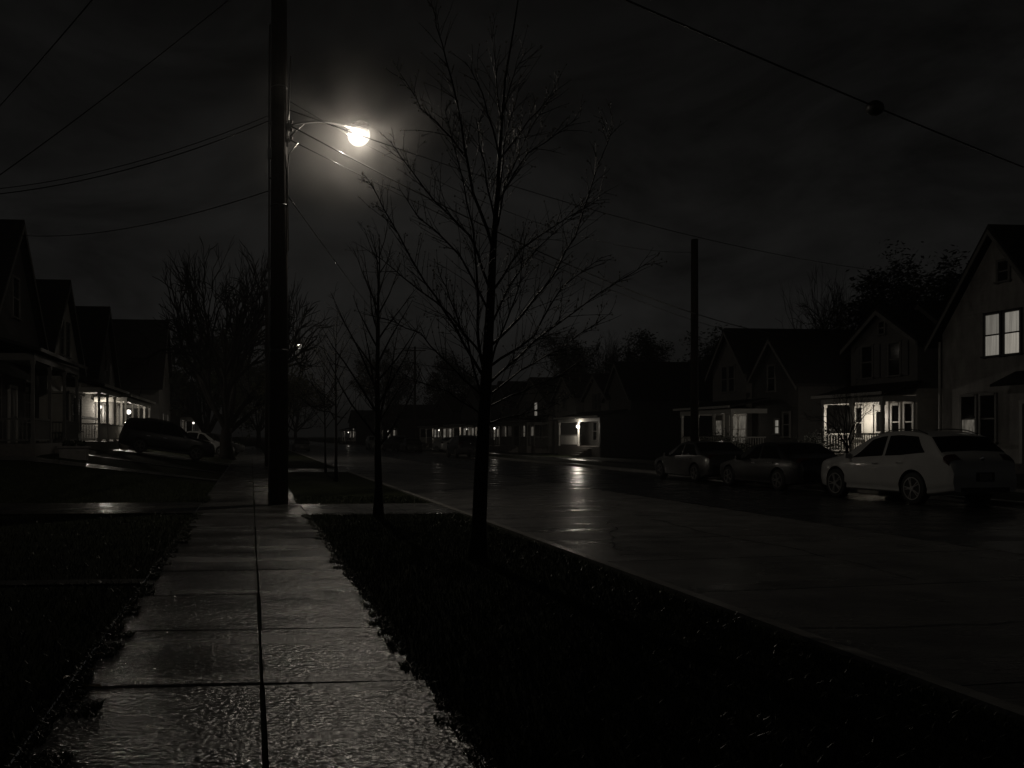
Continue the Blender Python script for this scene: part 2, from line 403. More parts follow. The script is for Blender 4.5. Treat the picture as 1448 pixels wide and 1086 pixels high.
# ------------------------------------------------------------------ trees
def vary(d, ang, r):
    d = d.normalized(); a = d.orthogonal().normalized(); b = d.cross(a); q = r.uniform(0, 2 * PI)
    return (d * math.cos(ang) + (a * math.cos(q) + b * math.sin(q)) * math.sin(ang)).normalized()
def limb(mb, pts, r0, r1, n=5):
    k = len(pts); mb.tube(pts, [r0 + (r1 - r0) * i / (k - 1) for i in range(k)], n)
def twigs(mb, glint_speck, pts, r, base, dens=1.0, ln=(.25, .8), up=.25):
    """side twigs with pale glint specks along a limb"""
    tot = 0
    for i in range(len(pts) - 1):
        seg = pts[i + 1] - pts[i]; L_ = seg.length
        n = int(L_ * 5.5 * dens + r.random())
        for _ in range(n):
            q = r.random(); p = pts[i] + seg * q; frac = (i + q) / (len(pts) - 1)
            if frac < .12: continue
            d = vary(seg, r.uniform(.45, .95), r); d = (d + Vector((0, 0, up))).normalized()
            l_ = r.uniform(*ln) * (1.1 - .6 * frac)
            ps = [p]; cur = p
            for k in range(3):
                d = vary(d, .12, r); cur = cur + d * l_ / 3; ps.append(cur)
            mb.tube(ps, [base * .62, base * .5, base * .4, base * .25], 3, cap=False)
            for k in range(2):
                if r.random() < .5:
                    pp = ps[1] + (ps[2] - ps[1]) * r.random(); d2 = vary(d, .7, r)
                    mb.tube([pp, pp + d2 * l_ * .3], [base * .38, base * .22], 3, cap=False)
                    if glint_speck is not None: glint_specks(glint_speck, pp + d2 * l_ * .3, r)
            if glint_speck is not None:
                for k in (1, 2, 3):
                    if r.random() < .7: glint_specks(glint_speck, ps[k], r)
def glint_specks(glint_speck, p, r):  # small pale specks added where wet twigs would glint
    s = r.uniform(.005, .012)
    p = p + Vector((r.uniform(-1, 1), r.uniform(-1, 1), r.uniform(-1, 1))) * .004
    glint_speck.add([p + Vector(v) * s for v in ((1, 0, 0), (-1, 0, 0), (0, 1, 0), (0, -1, 0), (0, 0, 1.5), (0, 0, -1.5))],
            [(0, 2, 4), (2, 1, 4), (1, 3, 4), (3, 0, 4), (2, 0, 5), (1, 2, 5), (3, 1, 5), (0, 3, 5)])

def street_tree_near():
    r = random.Random(5); k = .00864; u0, v0 = 675, 790
    root = thing('street_tree', 'largest bare street tree, its thin trunk rising from the grass strip by the kerb', 'tree', (2.76, 10.6, -.02), group='bare street trees')
    P = lambda u, v, dy=0: Vector(((u - u0) * k, dy, (v0 - v) * k))
    tk = MB()
    tr = [(675, 796), (677, 740), (680, 660), (684, 590), (690, 480), (694, 410), (697, 350), (703, 270), (706, 215), (714, 110), (726, 40), (737, -30)]
    rr = [.125, .09, .085, .078, .062, .052, .042, .028, .022, .014, .010, .006]
    tk.tube([P(*p) for p in tr], rr, 9)
    trunk = tk.build('trunk', M['bark'], root, True)
    limbs = [[(697, 350), (672, 270), (657, 205), (640, 110), (618, 30), (610, -10)], [(706, 220), (688, 160), (672, 120), (652, 92)],
             [(706, 222), (750, 165), (792, 118)], [(698, 335), (718, 255), (745, 190), (796, 112)], [(703, 285), (745, 215), (818, 163)],
             [(690, 400), (664, 330), (616, 284), (565, 217), (552, 195)], [(660, 222), (625, 180), (595, 155), (567, 112)],
             [(686, 535), (640, 460), (598, 400), (539, 298), (512, 255)], [(687, 545), (673, 480), (671, 400), (664, 324), (640, 230), (620, 165)],
             [(689, 490), (730, 450), (767, 400), (797, 342), (822, 250), (838, 196)], [(685, 545), (750, 480), (830, 420), (902, 372)],
             [(684, 575), (740, 550), (795, 528), (852, 488)], [(690, 465), (720, 400), (765, 345), (832, 285)], [(695, 410), (740, 345), (800, 305), (870, 262)],
             [(684, 562), (640, 520), (590, 470), (540, 450)], [(683, 585), (635, 552), (580, 528)], [(684, 570), (655, 480), (628, 425), (610, 380)],
             [(692, 440), (650, 360), (590, 310), (560, 270)], [(700, 310), (680, 230), (668, 170)], [(686, 530), (705, 470), (725, 400), (728, 340)],
             [(702, 300), (715, 200), (738, 110)], [(687, 510), (640, 440), (575, 385), (530, 345)], [(686, 520), (760, 470), (810, 395), (880, 345)],
             [(684, 560), (735, 520), (790, 490), (860, 440)], [(710, 160), (722, 110), (742, 70)], [(709, 175), (698, 110), (690, 60)],
             [(683, 600), (720, 585), (770, 575), (800, 560)]]
    cr = MB(); bd = MB()
    for i, lb in enumerate(limbs):
        dy = r.uniform(-.28, .28) if i > 8 else r.uniform(-.15, .15); pts = []
        a = P(*lb[0])
        for j, p in enumerate(lb):
            d = P(*p).copy(); d.y = (d - a).length * dy; pts.append(d)
        full = []
        for j in range(len(pts) - 1):
            for q in (0, .33, .66):
                p = pts[j].lerp(pts[j + 1], q)
                if j or q: p = p + Vector((r.gauss(0, 1), r.gauss(0, 1), r.gauss(0, 1))) * .009
                full.append(p)
        full.append(pts[-1])
        L_ = sum((full[j + 1] - full[j]).length for j in range(len(full) - 1))
        limb(cr, full, .008 + .0042 * L_, .003, 5)
        twigs(cr, bd, full, r, .0078, 2.8, (.18, .8), .3)
    o = cr.build('crown', M['bark'], root, False)
    tag(bd.build('glint_speck', M['glint_speck'], o), kind='stuff')
street_tree_near()

def bare_tree(name, label, loc, h, trunk_r, first, spread, seed, n_limb=20, mt='bark', glint_speck=True, dens=1., group='bare street trees', up=.75, tw=.009, twl=(.25, .7)):
    r = random.Random(seed)
    root = thing(name, label, 'tree', loc, group=group)
    tk = MB(); pts = []; p = Vector((0, 0, -.05))
    n = 9; lean = Vector((r.uniform(-.03, .03), r.uniform(-.03, .03), 1))
    for i in range(n + 1):
        pts.append(p.copy()); p = p + (lean + Vector((r.gauss(0, .02), r.gauss(0, .02), 0))) * (h / n)
    rad = [trunk_r * (1 - .93 * i / n) for i in range(n + 1)]; rad[0] *= 1.35
    tk.tube(pts, rad, 8); tk.build('trunk', M[mt], root, True)
    cr = MB(); bd = MB() if glint_speck else None
    for i in range(n_limb):
        q = first + (.95 - first) * i / n_limb; zi = q * n; k = int(zi); b = pts[k].lerp(pts[k + 1], zi - k)
        a = i * 2.4 + r.uniform(-.4, .4); L_ = spread * (1.15 - .9 * (q - first) / (1 - first)) * r.uniform(.8, 1.2)
        d = Vector((math.cos(a), math.sin(a), up + .5 * q)).normalized(); cur = b; ps = [b]
        for j in range(5):
            d = (vary(d, .1, r) + Vector((0, 0, .07))).normalized(); cur = cur + d * L_ / 5; ps.append(cur)
        limb(cr, ps, trunk_r * .30 * (1.1 - q) + .006, .004, 4)
        twigs(cr, bd, ps, r, tw, dens, twl, .25)
    o = cr.build('crown', M[mt], root)
    if glint_speck: tag(bd.build('glint_speck', M['glint_speck'], o), kind='stuff')
    return root
bare_tree('street_tree', 'second bare street tree, at the near edge of the driveway apron', (2.4, 16.6, -.02), 5.4, .085, .25, 1.9, 11, 24, up=1.0)
bare_tree('street_tree', 'slim bare sapling just beyond the driveway apron, thicker of two', (2.85, 29.6, -.02), 5.6, .06, .34, 1.9, 12, 20)
bare_tree('street_tree', 'slim bare sapling behind another sapling, thinner of two', (3.1, 36.7, -.02), 5.2, .05, .36, 1.8, 13, 18)

def spreading_tree(name, label, loc, h, width, seed, depth=6, mt='barkd', group=None, trunk=.35, fork=.18, leafy=0, thick=(.5, .62), ls=1.0):
    r = random.Random(seed)
    root = thing(name, label, 'tree', loc, group=group)
    tk = MB(); cr = MB(); lf = MB(); fh = h * fork
    tk.tube([(0, 0, -.1), (0, 0, .4), (r.uniform(-.1, .1), 0, fh * .6), (0, 0, fh * 1.15)], [trunk * 1.4, trunk, trunk * .85, trunk * .7], 10)
    tk.build('trunk', M[mt], root, True)
    tips = []
    def grow(p, d, L_, rad, lv):
        ps = [p]; cur = p
        for j in range(3):
            d = (vary(d, .16, r) + Vector((0, 0, .05))).normalized(); cur = cur + d * L_ / 3; ps.append(cur)
        limb(cr, ps, rad, rad * .62, 6 if lv < 2 else 4 if lv < 4 else 3)
        if lv >= depth: tips.append(cur); return
        for k in range(3 if (lv < 2 or r.random() < .45) else 2):
            grow(ps[-1] if k == 0 else ps[1 + r.randrange(3)], vary(d, r.uniform(.25, .75), r), L_ * r.uniform(.66, .86), rad * r.uniform(*thick), lv + 1)
    n = 8
    for i in range(n):
        a = 2 * PI * i / n + r.uniform(-.3, .3); t = r.uniform(.25, 1.5) * (width / h)
        grow(Vector((0, 0, fh * r.uniform(.8, 1.12))), Vector((math.cos(a) * t, math.sin(a) * t, 1)).normalized(), h * .235, trunk * .45, 1)
    zmax = max(p[2] for p in cr.v); xm = max(max(abs(p[0]), abs(p[1])) for p in cr.v)
    kz = (h - fh) / (zmax - fh); kx = (width / 2) / xm
    def fit(p): return (p[0] * kx, p[1] * kx, p[2] if p[2] < fh else fh + (p[2] - fh) * kz)
    cr.v = [fit(p) for p in cr.v]; tips = [Vector(fit(p)) for p in tips]
    o = cr.build('crown', M[mt], root)
    if leafy:
        for t in tips:
            for _ in range(leafy):
                c = t + Vector((r.gauss(0, .38), r.gauss(0, .38), r.gauss(0, .32))) * (1 if leafy == 5 else 1.1); s = (r.uniform(.08, .22) if leafy != 5 else r.uniform(.06, .13)) * ls
                a = Vector((r.gauss(0, 1), r.gauss(0, 1), r.gauss(0, 1))).normalized(); b = a.orthogonal().normalized()
                lf.add([c + a * s, c + b * s * .5, c - a * s, c - b * s * .5], [(0, 1, 2, 3)])
        tag(lf.build('leaves', M['leafd'] if leafy != 5 else M['leaf'], o), kind='stuff')
    return root
spreading_tree('spreading_tree', 'huge dark spreading bare tree behind the near utility pole, left of the sidewalk', (-1.55, 57, -.0), 14.4, 15.6, 21, 7, trunk=.45, fork=.13, thick=(.66, .76))
spreading_tree('yard_tree', 'dense dark tree filling the lower left beyond the parked cars', (-4.0, 80, .4), 11.5, 12, 22, 5, leafy=22, trunk=.4, fork=.10, ls=1.2)
spreading_tree('leafy_tree', 'small tree with pale leaves lit by the far street lamp', (2.2, 55, -.02), 6.2, 4.6, 23, 5, leafy=5, trunk=.10, fork=.3)
spreading_tree('yard_tree', 'tall bare tree with upright limbs behind the right-hand roofs', (46, 67, 0), 16.2, 10.5, 24, 6, trunk=.35, thick=(.58, .7))
spreading_tree('yard_tree', 'broad leafy dark tree behind the gabled house with the lit porch', (46, 60, 0), 15.0, 10, 25, 5, leafy=34, trunk=.4)
spreading_tree('yard_tree', 'leafy dark tree between the bright porch house and the white shingled house', (45, 52.5, 0), 12.6, 7.5, 26, 5, leafy=34, trunk=.35)
spreading_tree('yard_tree', 'low leafy tree behind the roof ridge left of the tall bare tree', (44, 80, 0), 11.3, 8, 27, 5, leafy=26, trunk=.3)
spreading_tree('yard_tree', 'bushy dark tree behind the pole across the road', (42, 92, 0), 12.6, 9, 28, 5, leafy=26, trunk=.3)
spreading_tree('yard_tree', 'bare dark tree above the roofs left of the pole across the road', (43, 104, 0), 14.6, 11, 29, 6, trunk=.35, thick=(.6, .7))
spreading_tree('yard_tree', 'rounded dark tree behind the house with the bright porch lamp', (45, 122, 0), 16.5, 13, 30, 5, leafy=26, trunk=.4)
spreading_tree('yard_tree', 'dark leafy tree over the far row of lit porches', (30, 128, 0), 14, 13, 31, 5, leafy=26, trunk=.4)
spreading_tree('yard_tree', 'distant dark tree beside the far crossarm pole', (21.5, 140, 0), 15.5, 13, 32, 5, leafy=26, trunk=.4)
spreading_tree('yard_tree', 'distant tree on the near side of the street past the far street lamp', (1.0, 118, 0), 12.5, 11, 33, 5, leafy=26, trunk=.35)
spreading_tree('yard_tree', 'most distant tree closing the end of the street', (9.5, 190, 0), 15, 20, 34, 5, leafy=26, trunk=.4)
spreading_tree('small_yard_tree', 'small bare tree in front of the bright porch', (22.9, 32.3, 0), 4.4, 3.4, 35, 5, trunk=.07, fork=.25, mt='bark')

def bush(label, loc, sx, sz, seed, cnt=2600):
    r = random.Random(seed); root = thing('shrub', label, 'shrub', loc)
    st = MB(); lf = MB(); lobes = [(r.uniform(-.5, .5) * sx, r.uniform(-.5, .5) * sx, sz * r.uniform(.35, .75), sx * r.uniform(.3, .5)) for _ in range(9)]
    for lx, ly, lz, lr in lobes:
        st.tube([(0, 0, -.05), (lx * .5, ly * .5, lz * .5), (lx, ly, lz)], [.03, .02, .008], 4)
        for _ in range(cnt // 9):
            d = Vector((r.gauss(0, 1), r.gauss(0, 1), r.gauss(0, 1))).normalized() * lr * r.uniform(.6, 1.12)
            c = Vector((lx, ly, max(.05, lz + d.z))) + Vector((d.x, d.y, 0)); s = r.uniform(.025, .06)
            a = Vector((r.gauss(0, 1), r.gauss(0, 1), r.gauss(0, 1))).normalized(); b = a.orthogonal().normalized()
            lf.add([c + a * s, c + b * s * .55, c - a * s, c - b * s * .55], [(0, 1, 2, 3)])
    st.build('stem', M['barkd'], root); tag(lf.build('foliage', M['leafd'], root), kind='stuff')
bush('tall dark shrub at the left corner of the bright porch', (24.2, 36.0, 0), 1.5, 1.9, 41)
bush('rounded dark shrub in front of the arched porch windows', (23.4, 43.3, 0), 2.3, 1.6, 42)
bush('low dark shrub behind the parked dark cars', (21.6, 37.2, 0), 1.8, 1.0, 43)

# ------------------------------------------------------------------ poles, lamps and cables
def pole(label, x, y, h, r0, r1, arm=None, conduit=True, z=0):
    root = thing('utility_pole', label, 'utility pole', (x, y, z), group='wooden utility poles')
    m = MB(); m.tube([(0, 0, -.06), (0, 0, h * .5), (0, 0, h)], [r0, (r0 + r1) / 2, r1], 16); m.build('shaft', M['pole'], root, True)
    if conduit:
        m = MB(); m.tube([(-r0 - .022, -.06, .0), (-r0 - .02, -.06, h * .35), (-r1 - .055, -.04, 9.0), (-r1 - .04, -.03, 10.6)], .024, 7)
        for zz in (1.2, 3.2, 5.2, 7.2, 8.4): m.box((-r0 - .012 + .002 * zz, -.055, zz), (.085, .06, .03))
        m.build('conduit', M['metal'], root, True)
    if arm:
        m = MB(); m.box((0, -.17, h - .5), (arm, .09, .11)); m.build('crossarm', M['pole'], root)
        for q in (-.46, -.2, .2, .46):
            m = MB(); m.lathe([(.02, 0), (.045, .03), (.03, .06), (.05, .09), (.02, .14)], (q * arm, -.17, h - .445), 8); m.build('insulator', M['clay'], root, True)
    return root
NP = (.62, 19.6)
p = pole('near thick utility pole standing in the sidewalk and carrying the bright lamp', NP[0], NP[1], 13.2, .205, .165)
for zz in (3.4, 6.6, 9.2):
    m = MB(); rr_ = .206 - .04 * zz / 13.2; m.lathe([(rr_, -.02), (rr_ + .006, -.02), (rr_ + .006, .02), (rr_, .02)], (0, 0, zz), 20); m.build('band', M['armm'], p, True)
# riser cables and brackets on the lamp side of the near pole
m = MB(); m.tube([(.20, -.05, 5.6), (.185, -.06, 7.4), (.22, -.06, 7.75), (.42, -.05, 8.0)], .014, 6)
m.tube([(.19, -.08, 8.0), (.21, -.08, 8.7), (.255, -.08, 9.9)], .016, 6); m.tube([(.185, -.05, 7.9), (.2, -.05, 8.8), (.24, -.05, 9.4)], .012, 6)
m.build('riser_cable', M['metal'], p, True)
for c_, d_ in (((.2, -.03, 8.35), (.12, .07, .14)), ((.2, -.03, 8.05), (.10, .06, .05)), ((-.21, -.04, 7.75), (.09, .1, .22)), ((-.2, -.04, 8.4), (.08, .07, .09))):
    m = MB(); m.box(c_, d_); m.build('bracket', M['metal'], p)
for q in range(3):
    m = MB(); m.lathe([(.012, 0), (.03, .02), (.03, .06), (.012, .08)], (.27, -.05, 8.42 - .18 * q), 8); m.build('insulator', M['clay'], p, True)

def street_lamp(label, x, y, z, reach, power, rise=.35, big=1.0, turn=0):
    root = thing('street_lamp', label, 'street lamp', (x, y, z), turn, group='street lamps on poles')
    m = MB(); pts = [(.15 + reach * t, -.05, -rise + rise * 1.15 * math.sin(t * 1.75) + .02) for t in [k / 9 for k in range(10)]]
    m.tube(pts, .027, 8); m.tube([(.15, -.05, -rise - .28), (.15 + reach * .28, -.05, pts[3][2] - .03)], .016, 6)
    m.box((.165, -.03, -rise), (.05, .1, .5)); m.build('arm', M['armm'], root, True)
    hx, hz = pts[-1][0], pts[-1][2]
    m = MB(); m.lathe([(.035, -.12), (.06, -.06), (.11, .06), (.165 * big, .2), (.165 * big, .36), (.10, .47), (.03, .5)], (hx, -.05, hz + .03), 14, 'x'); 
    m.v = [(a, -.05 + (b + .05) * 1.1, hz + .03 + (c - hz - .03) * (.42 if c < hz + .03 else .62)) for a, b, c in m.v]
    h = m.build('housing', M['armm'], root, True)
    m = MB(); gr = .17 * big; prof = [(max(.004, gr * math.sin(PI * k / 14)), -gr * .95 * math.cos(PI * k / 14)) for k in range(15)]
    m.lathe(prof, (hx + .27, -.05, hz - .12), 20); m.build('lens', M['bulb'], h, True)
    lamp(root, (hx + .27, -.05, hz - .12), power, (1, .89, .75), .05)
    return root
LP = 350
street_lamp('bright street lamp on a curved arm from the near utility pole', NP[0] + .02, NP[1] + .02, 8.74, 1.92, LP, big=1.6, turn=R(36))
pole('slender utility pole beyond the near pole, at the sidewalk edge', .80, 43.4, 8.6, .14, .11, conduit=False)
pole('utility pole carrying the far lamp above the leafy tree', 1.5, 64, 10.5, .15, .11, conduit=False)
street_lamp('small distant street lamp beyond the saplings', 1.5, 64, 8.1, 1.5, LP * .85, big=1.35)
pole('tall bare utility pole on the far kerb beside the dark parked cars', 18.25, 35.1, 9.65, .165, .135, conduit=False, z=-.02)
pole('distant utility pole with a crossarm, above the far houses', 20.2, 108, 12.6, .17, .12, 2.6, conduit=False)
pole('most distant utility pole, left of the crossarm pole', 18.8, 132, 12.3, .16, .12, None, conduit=False)

def cable(label, pts, sag, r=.011, group='overhead cables', n=18):
    a, b = Vector(pts[0]), Vector(pts[-1]); ps = []
    for i in range(n + 1):
        t = i / n; p = a.lerp(b, t); p.z -= 4 * sag * t * (1 - t); ps.append(p)
    m = MB(); m.tube(ps, r, 6); o = m.build('overhead_cable', M['cable'], smooth=True)
    tag(o, label, 'cable', group); return o, ps
px, py = NP
cable('overhead cable crossing the upper left corner, highest one', [(1.2, 5.4, 6.9), (-8.3, 24.6, 8.8)], .2, .011)
cable('thick overhead cable slanting steeply down left from the top of the near pole', [(px - .15, py, 11.95), (-10.2, 25.9, 6.75)], .22, .016)
cable('upper of the pair of cables running left from the near pole', [(px - .18, py, 8.62), (-9.5, 24, 7.9)], .55, .010)
cable('lower of the pair of cables running left from the near pole', [(px - .18, py, 8.5), (-9.6, 24, 7.75)], .55, .013)
cable('cable from the near pole to the gabled house on the left', [(px - .18, py, 6.95), (-9.4, 34.2, 9.15)], .45, .012)
cable('long thin cable from the near pole to the white shingled house', [(px + .19, py, 8.75), (26.9, 31.4, 7.5)], .75, .009)
cable('upper thin cable crossing behind the largest bare tree', [(px + .19, py, 8.95), (18.2, 35.1, 9.1)], .9, .008)
cable('bright-lit cable passing just under the street lamp towards the far right', [(px + .19, py, 8.42), (27.2, 42.9, 6.6)], .75, .018)
cable('thinner lit cable under the street lamp, close below the thick one', [(px + .19, py, 8.1), (27.2, 43.2, 6.2)], .6, .010)
cable('cable descending from the near pole towards the crossarm pole', [(px + .18, py, 6.85), (19.6, 108, 12.1)], .5, .014)
cable('slack cable descending from the near pole to the slender pole line', [(px + .17, py, 6.75), (1.6, 63.9, 7.2)], .4, .012)
cable('upper of two cables between the far lamp pole and the crossarm pole', [(1.6, 64, 7.6), (19.2, 108, 12.0)], .8, .014)
cable('lower of two cables between the far lamp pole and the crossarm pole', [(1.6, 64, 7.3), (18.6, 132, 9.5)], .8, .014)
o, ps = cable('thick cable with a round enclosure crossing the upper right sky', [(-8, 6.6, 9.2), (24.2, 22.4, 7.75)], .25, .016)
m = MB(); pc = None
for q in ps:
    d = q.x * math.sin(TH) + q.y * math.cos(TH); l_ = q.x * math.cos(TH) - q.y * math.sin(TH)
    if abs(q.x - 12.35) < .95: pc = q
t = (ps[-1] - ps[0]); zc = 9.2 + (7.75 - 9.2) * (12.35 + 8) / 32.2 - 4 * .25 * ((12.35 + 8) / 32.2) * (1 - (12.35 + 8) / 32.2); yc = 6.6 + 15.8 * (12.35 + 8) / 32.2
m.lathe([(.03, -.19), (.10, -.16), (.145, -.06), (.145, .06), (.10, .16), (.03, .19)], (0, 0, 0), 12, 'x')
m.v = [(a * math.cos(.456) - b * math.sin(.456) + 12.35, a * math.sin(.456) + b * math.cos(.456) + yc, c + zc - .03) for a, b, c in m.v]
m.build('cable_enclosure', M['black'], o, True)

# ------------------------------------------------------------------ houses (local: x along the front, y back into the house)
def gable_body(root, w, dep, eave, apex, wall, x0=0, y0=0, over=.35, roofm='roof', name='wall'):
    m = MB(); h = w / 2
    m.prism([(x0 - h, -.3), (x0 + h, -.3), (x0 + h, eave), (x0, apex), (x0 - h, eave)], y0, y0 + dep)
    wl = m.build(name, M[wall], root)
    rf = MB(); sl = (apex - eave) / h; th = .14
    for s in (-1, 1):
        ex = h + over; ez = eave - sl * over
        prof = [(x0, apex + .02), (x0 + s * ex, ez + .02), (x0 + s * ex, ez + .02 + th), (x0, apex + .02 + th * 1.2)]
        if s < 0: prof = prof[::-1]
        rf.prism(prof, y0 - over, y0 + dep + over)
    r_ = rf.build('roof', M[roofm], root)
    bd = MB()   # barge boards under the front rake
    for s in (-1, 1):
        ex = h + over; ez = eave - sl * over
        prof = [(x0, apex + .01), (x0 + s * ex, ez + .01), (x0 + s * ex, ez - .17), (x0, apex - .19)]
        if s < 0: prof = prof[::-1]
        bd.prism(prof, y0 - over - .028, y0 - over - .002)
    bd.build('barge_board', M['trimd'], root)
    return wl, r_
def window(root, x, z, w, h, pane='glass', y=0, face=0, half=None, trim='trimd', shutters=False, muntin=False):
    """double hung window centred on (x, z); face 0 front, +1 right side, -1 left side (then x is the distance back and y the wall's x)"""
    m = MB(); t = .09; d = .06
    m.box((-w / 2 - t / 2, -d / 2, 0), (t, d, h + 2 * t)); m.box((w / 2 + t / 2, -d / 2, 0), (t, d, h + 2 * t))
    m.box((0, -d / 2 - .004, h / 2 + t / 2), (w, d + .03, t)); m.box((0, -d / 2 + .008, 0), (w, .04, .055))
    if muntin: m.box((0, -.025, 0), (.03, .036, h))
    rz = {0: 0, 1: PI / 2, -1: -PI / 2}[face]; loc = {0: (x, y, z), 1: (y, x, z), -1: (y, x, z)}[face]
    fr = m.build('window', M[trim], root, loc=loc, rz=rz)
    s = MB(); s.box((0, -.06, -h / 2 - .035), (w + .26, .12, .06)); s.build('sill', M[trim], fr)
    for part, zc, hh in (('upper', h / 4, h / 2), ('lower', -h / 4, h / 2)):
        p = MB(); yy = -.012 if part == 'upper' else -.018
        p.box((0, yy, zc), (w - .002, .008, hh - .03)); p.build('pane', M[(half if (half and part == 'lower') else pane)], fr)
    if shutters:
        for s_ in (-1, 1):
            q = MB(); q.box((s_ * (w / 2 + t + .2), -.02, 0), (.36, .04, h + .1))
            for k in range(9): q.box((s_ * (w / 2 + t + .2), -.045, -h / 2 + .1 + k * (h - .2) / 8), (.28, .012, .05))
            q.build('shutter', M['black'], fr)
    return fr
def door(root, x, z0, y=0, w=.95, h=2.1, m='trimd', glass=None):
    b = MB(); b.box((x - w / 2 - .06, y - .04, z0 + h / 2), (.12, .08, h)); b.box((x + w / 2 + .06, y - .04, z0 + h / 2), (.12, .08, h)); b.box((x, y - .042, z0 + h + .06), (w + .26, .09, .12))
    fr = b.build('door_frame', M['trim'], root)
    b = MB(); b.box((x, y - .015, z0 + h / 2), (w - .004, .03, h - .01))
    for zz in (.25, .62): b.box((x, y - .034, z0 + h * zz), (w * .66, .012, h * .24))
    d = b.build('door', M[m], root)
    if glass:
        g = MB(); g.box((x, y - .046, z0 + h * .66), (w * .6, .012, h * .4)); g.build('pane', M[glass], d)
    k = MB(); k.lathe([(.02, 0), (.035, -.03), (.025, -.06)], (x + w * .38, y - .03, z0 + 1.0), 8, 'y'); k.build('handle', M['chrome'], d, True)
def porch(root, x0, x1, dep, fl, rh, posts, trim='trim', rail=True, light=None, power=0, gapbay=None, rise=.55, ceil=True, steps=None, globe=.07):
    m = MB(); m.box(((x0 + x1) / 2, -dep / 2 - .005, fl / 2 - .15), (x1 - x0, dep, fl + .3 - .001)); m.build('porch_floor', M['floor'], root)
    m = MB(); a = .28
    m.prism([(-.02, rh + rise), (-dep - a, rh + .04), (-dep - a, rh + .14), (-.02, rh + rise + .12)], x0 - a, x1 + a, map=lambda p, q, yy: (yy, p, q))
    m.build('porch_roof', M['roof'], root)
    m = MB(); m.box(((x0 + x1) / 2, -dep + .06, rh - .12), (x1 - x0, .14, .24)); m.box((x0 + .06, -dep / 2 + .05, rh - .121), (.12, dep - .16, .24)); m.box((x1 - .06, -dep / 2 + .05, rh - .121), (.12, dep - .16, .24))
    m.box(((x0 + x1) / 2, -dep - .285, rh + .10), (x1 - x0 + .6, .05, .12)); m.build('porch_fascia', M[trim], root)
    if ceil:
        m = MB(); m.box(((x0 + x1) / 2, -dep / 2 + .02, rh - .01), (x1 - x0 - .26, dep - .2, .02)); m.build('porch_ceiling', M['trim'], root)
    xs = [x0 + .1 + (x1 - x0 - .2) * k / (posts - 1) for k in range(posts)]
    for x in xs:
        m = MB(); H = rh - .24 - fl
        m.box((x, -dep + .07, fl + H / 2), (.11, .11, H)); m.box((x, -dep + .07, fl + .1), (.16, .16, .2)); m.box((x, -dep + .07, fl + H - .07), (.16, .16, .14)); m.build('porch_post', M[trim], root)
    if rail:
        def railing(pa, pb):
            m = MB(); pa, pb = Vector(pa), Vector(pb); d = pb - pa; L_ = d.length; rz = math.atan2(d.y, d.x); c = (pa + pb) / 2
            for zz, tt in ((.85, .07), (.12, .05)): m.box((c.x, c.y, fl + zz), (L_, .05, tt), rz)
            n = max(2, int(L_ / .13))
            for k in range(1, n):
                q = pa.lerp(pb, k / n); m.box((q.x, q.y, fl + .48), (.032, .032, .68), rz)
            m.build('railing', M[trim], root)
        for k in range(posts - 1):
            if k == gapbay: continue
            railing((xs[k] + .07, -dep + .07, 0), (xs[k + 1] - .07, -dep + .07, 0))
        railing((x0 + .1, -dep + .14, 0), (x0 + .1, -.05, 0)); railing((x1 - .1, -dep + .14, 0), (x1 - .1, -.05, 0))
    if gapbay is not None:
        m = MB(); xc = (xs[gapbay] + xs[gapbay + 1]) / 2; ns = max(2, int(fl / .18))
        for k in range(ns):
            hh = fl * (ns - k) / (ns + 1); m.box((xc, -dep - .14 - .28 * k, hh / 2 - .1), (1.3, .278, hh + .2))
        m.build('steps', M['floor'], root)
    if light:
        m = MB(); g = globe; m.lathe([(.01, -g), (g * .7, -g * .7), (g, 0), (g * .7, g * .7), (.01, g)], light, 12)
        o = m.build('porch_light', M['pbulb'], root, True)
        m = MB(); m.lathe([(.05, g * .9), (.05, g * 1.3), (.015, g * 1.4)], light, 8); m.tube([(light[0], light[1], light[2] + g * 1.3), (light[0], light[1], min(rh - .02, light[2] + g * 1.3 + .5))], .01, 5); m.build('mount', M['black'], o)
        lamp(root, light, power, radius=.03)
def chimney(root, x, y, z0, z1, w=.6):
    m = MB(); m.box((x, y, (z0 + z1) / 2), (w, w, z1 - z0)); m.box((x, y, z1 + .03), (w + .14, w + .14, .12)); m.lathe([(.1, 0), (.09, .35)], (x - .12, y, z1 + .08), 8); m.lathe([(.1, 0), (.09, .28)], (x + .16, y, z1 + .08), 8)
    m.build('chimney', M['brick'], root)

def house(label, side, X, y0, y1, z=0):
    """side +1: across the road (front faces -x); -1: near side on the left (front faces +x)"""
    return thing('house', label, 'house', (X, (y0 + y1) / 2, z), -PI / 2 if side > 0 else PI / 2, 'houses along the street')

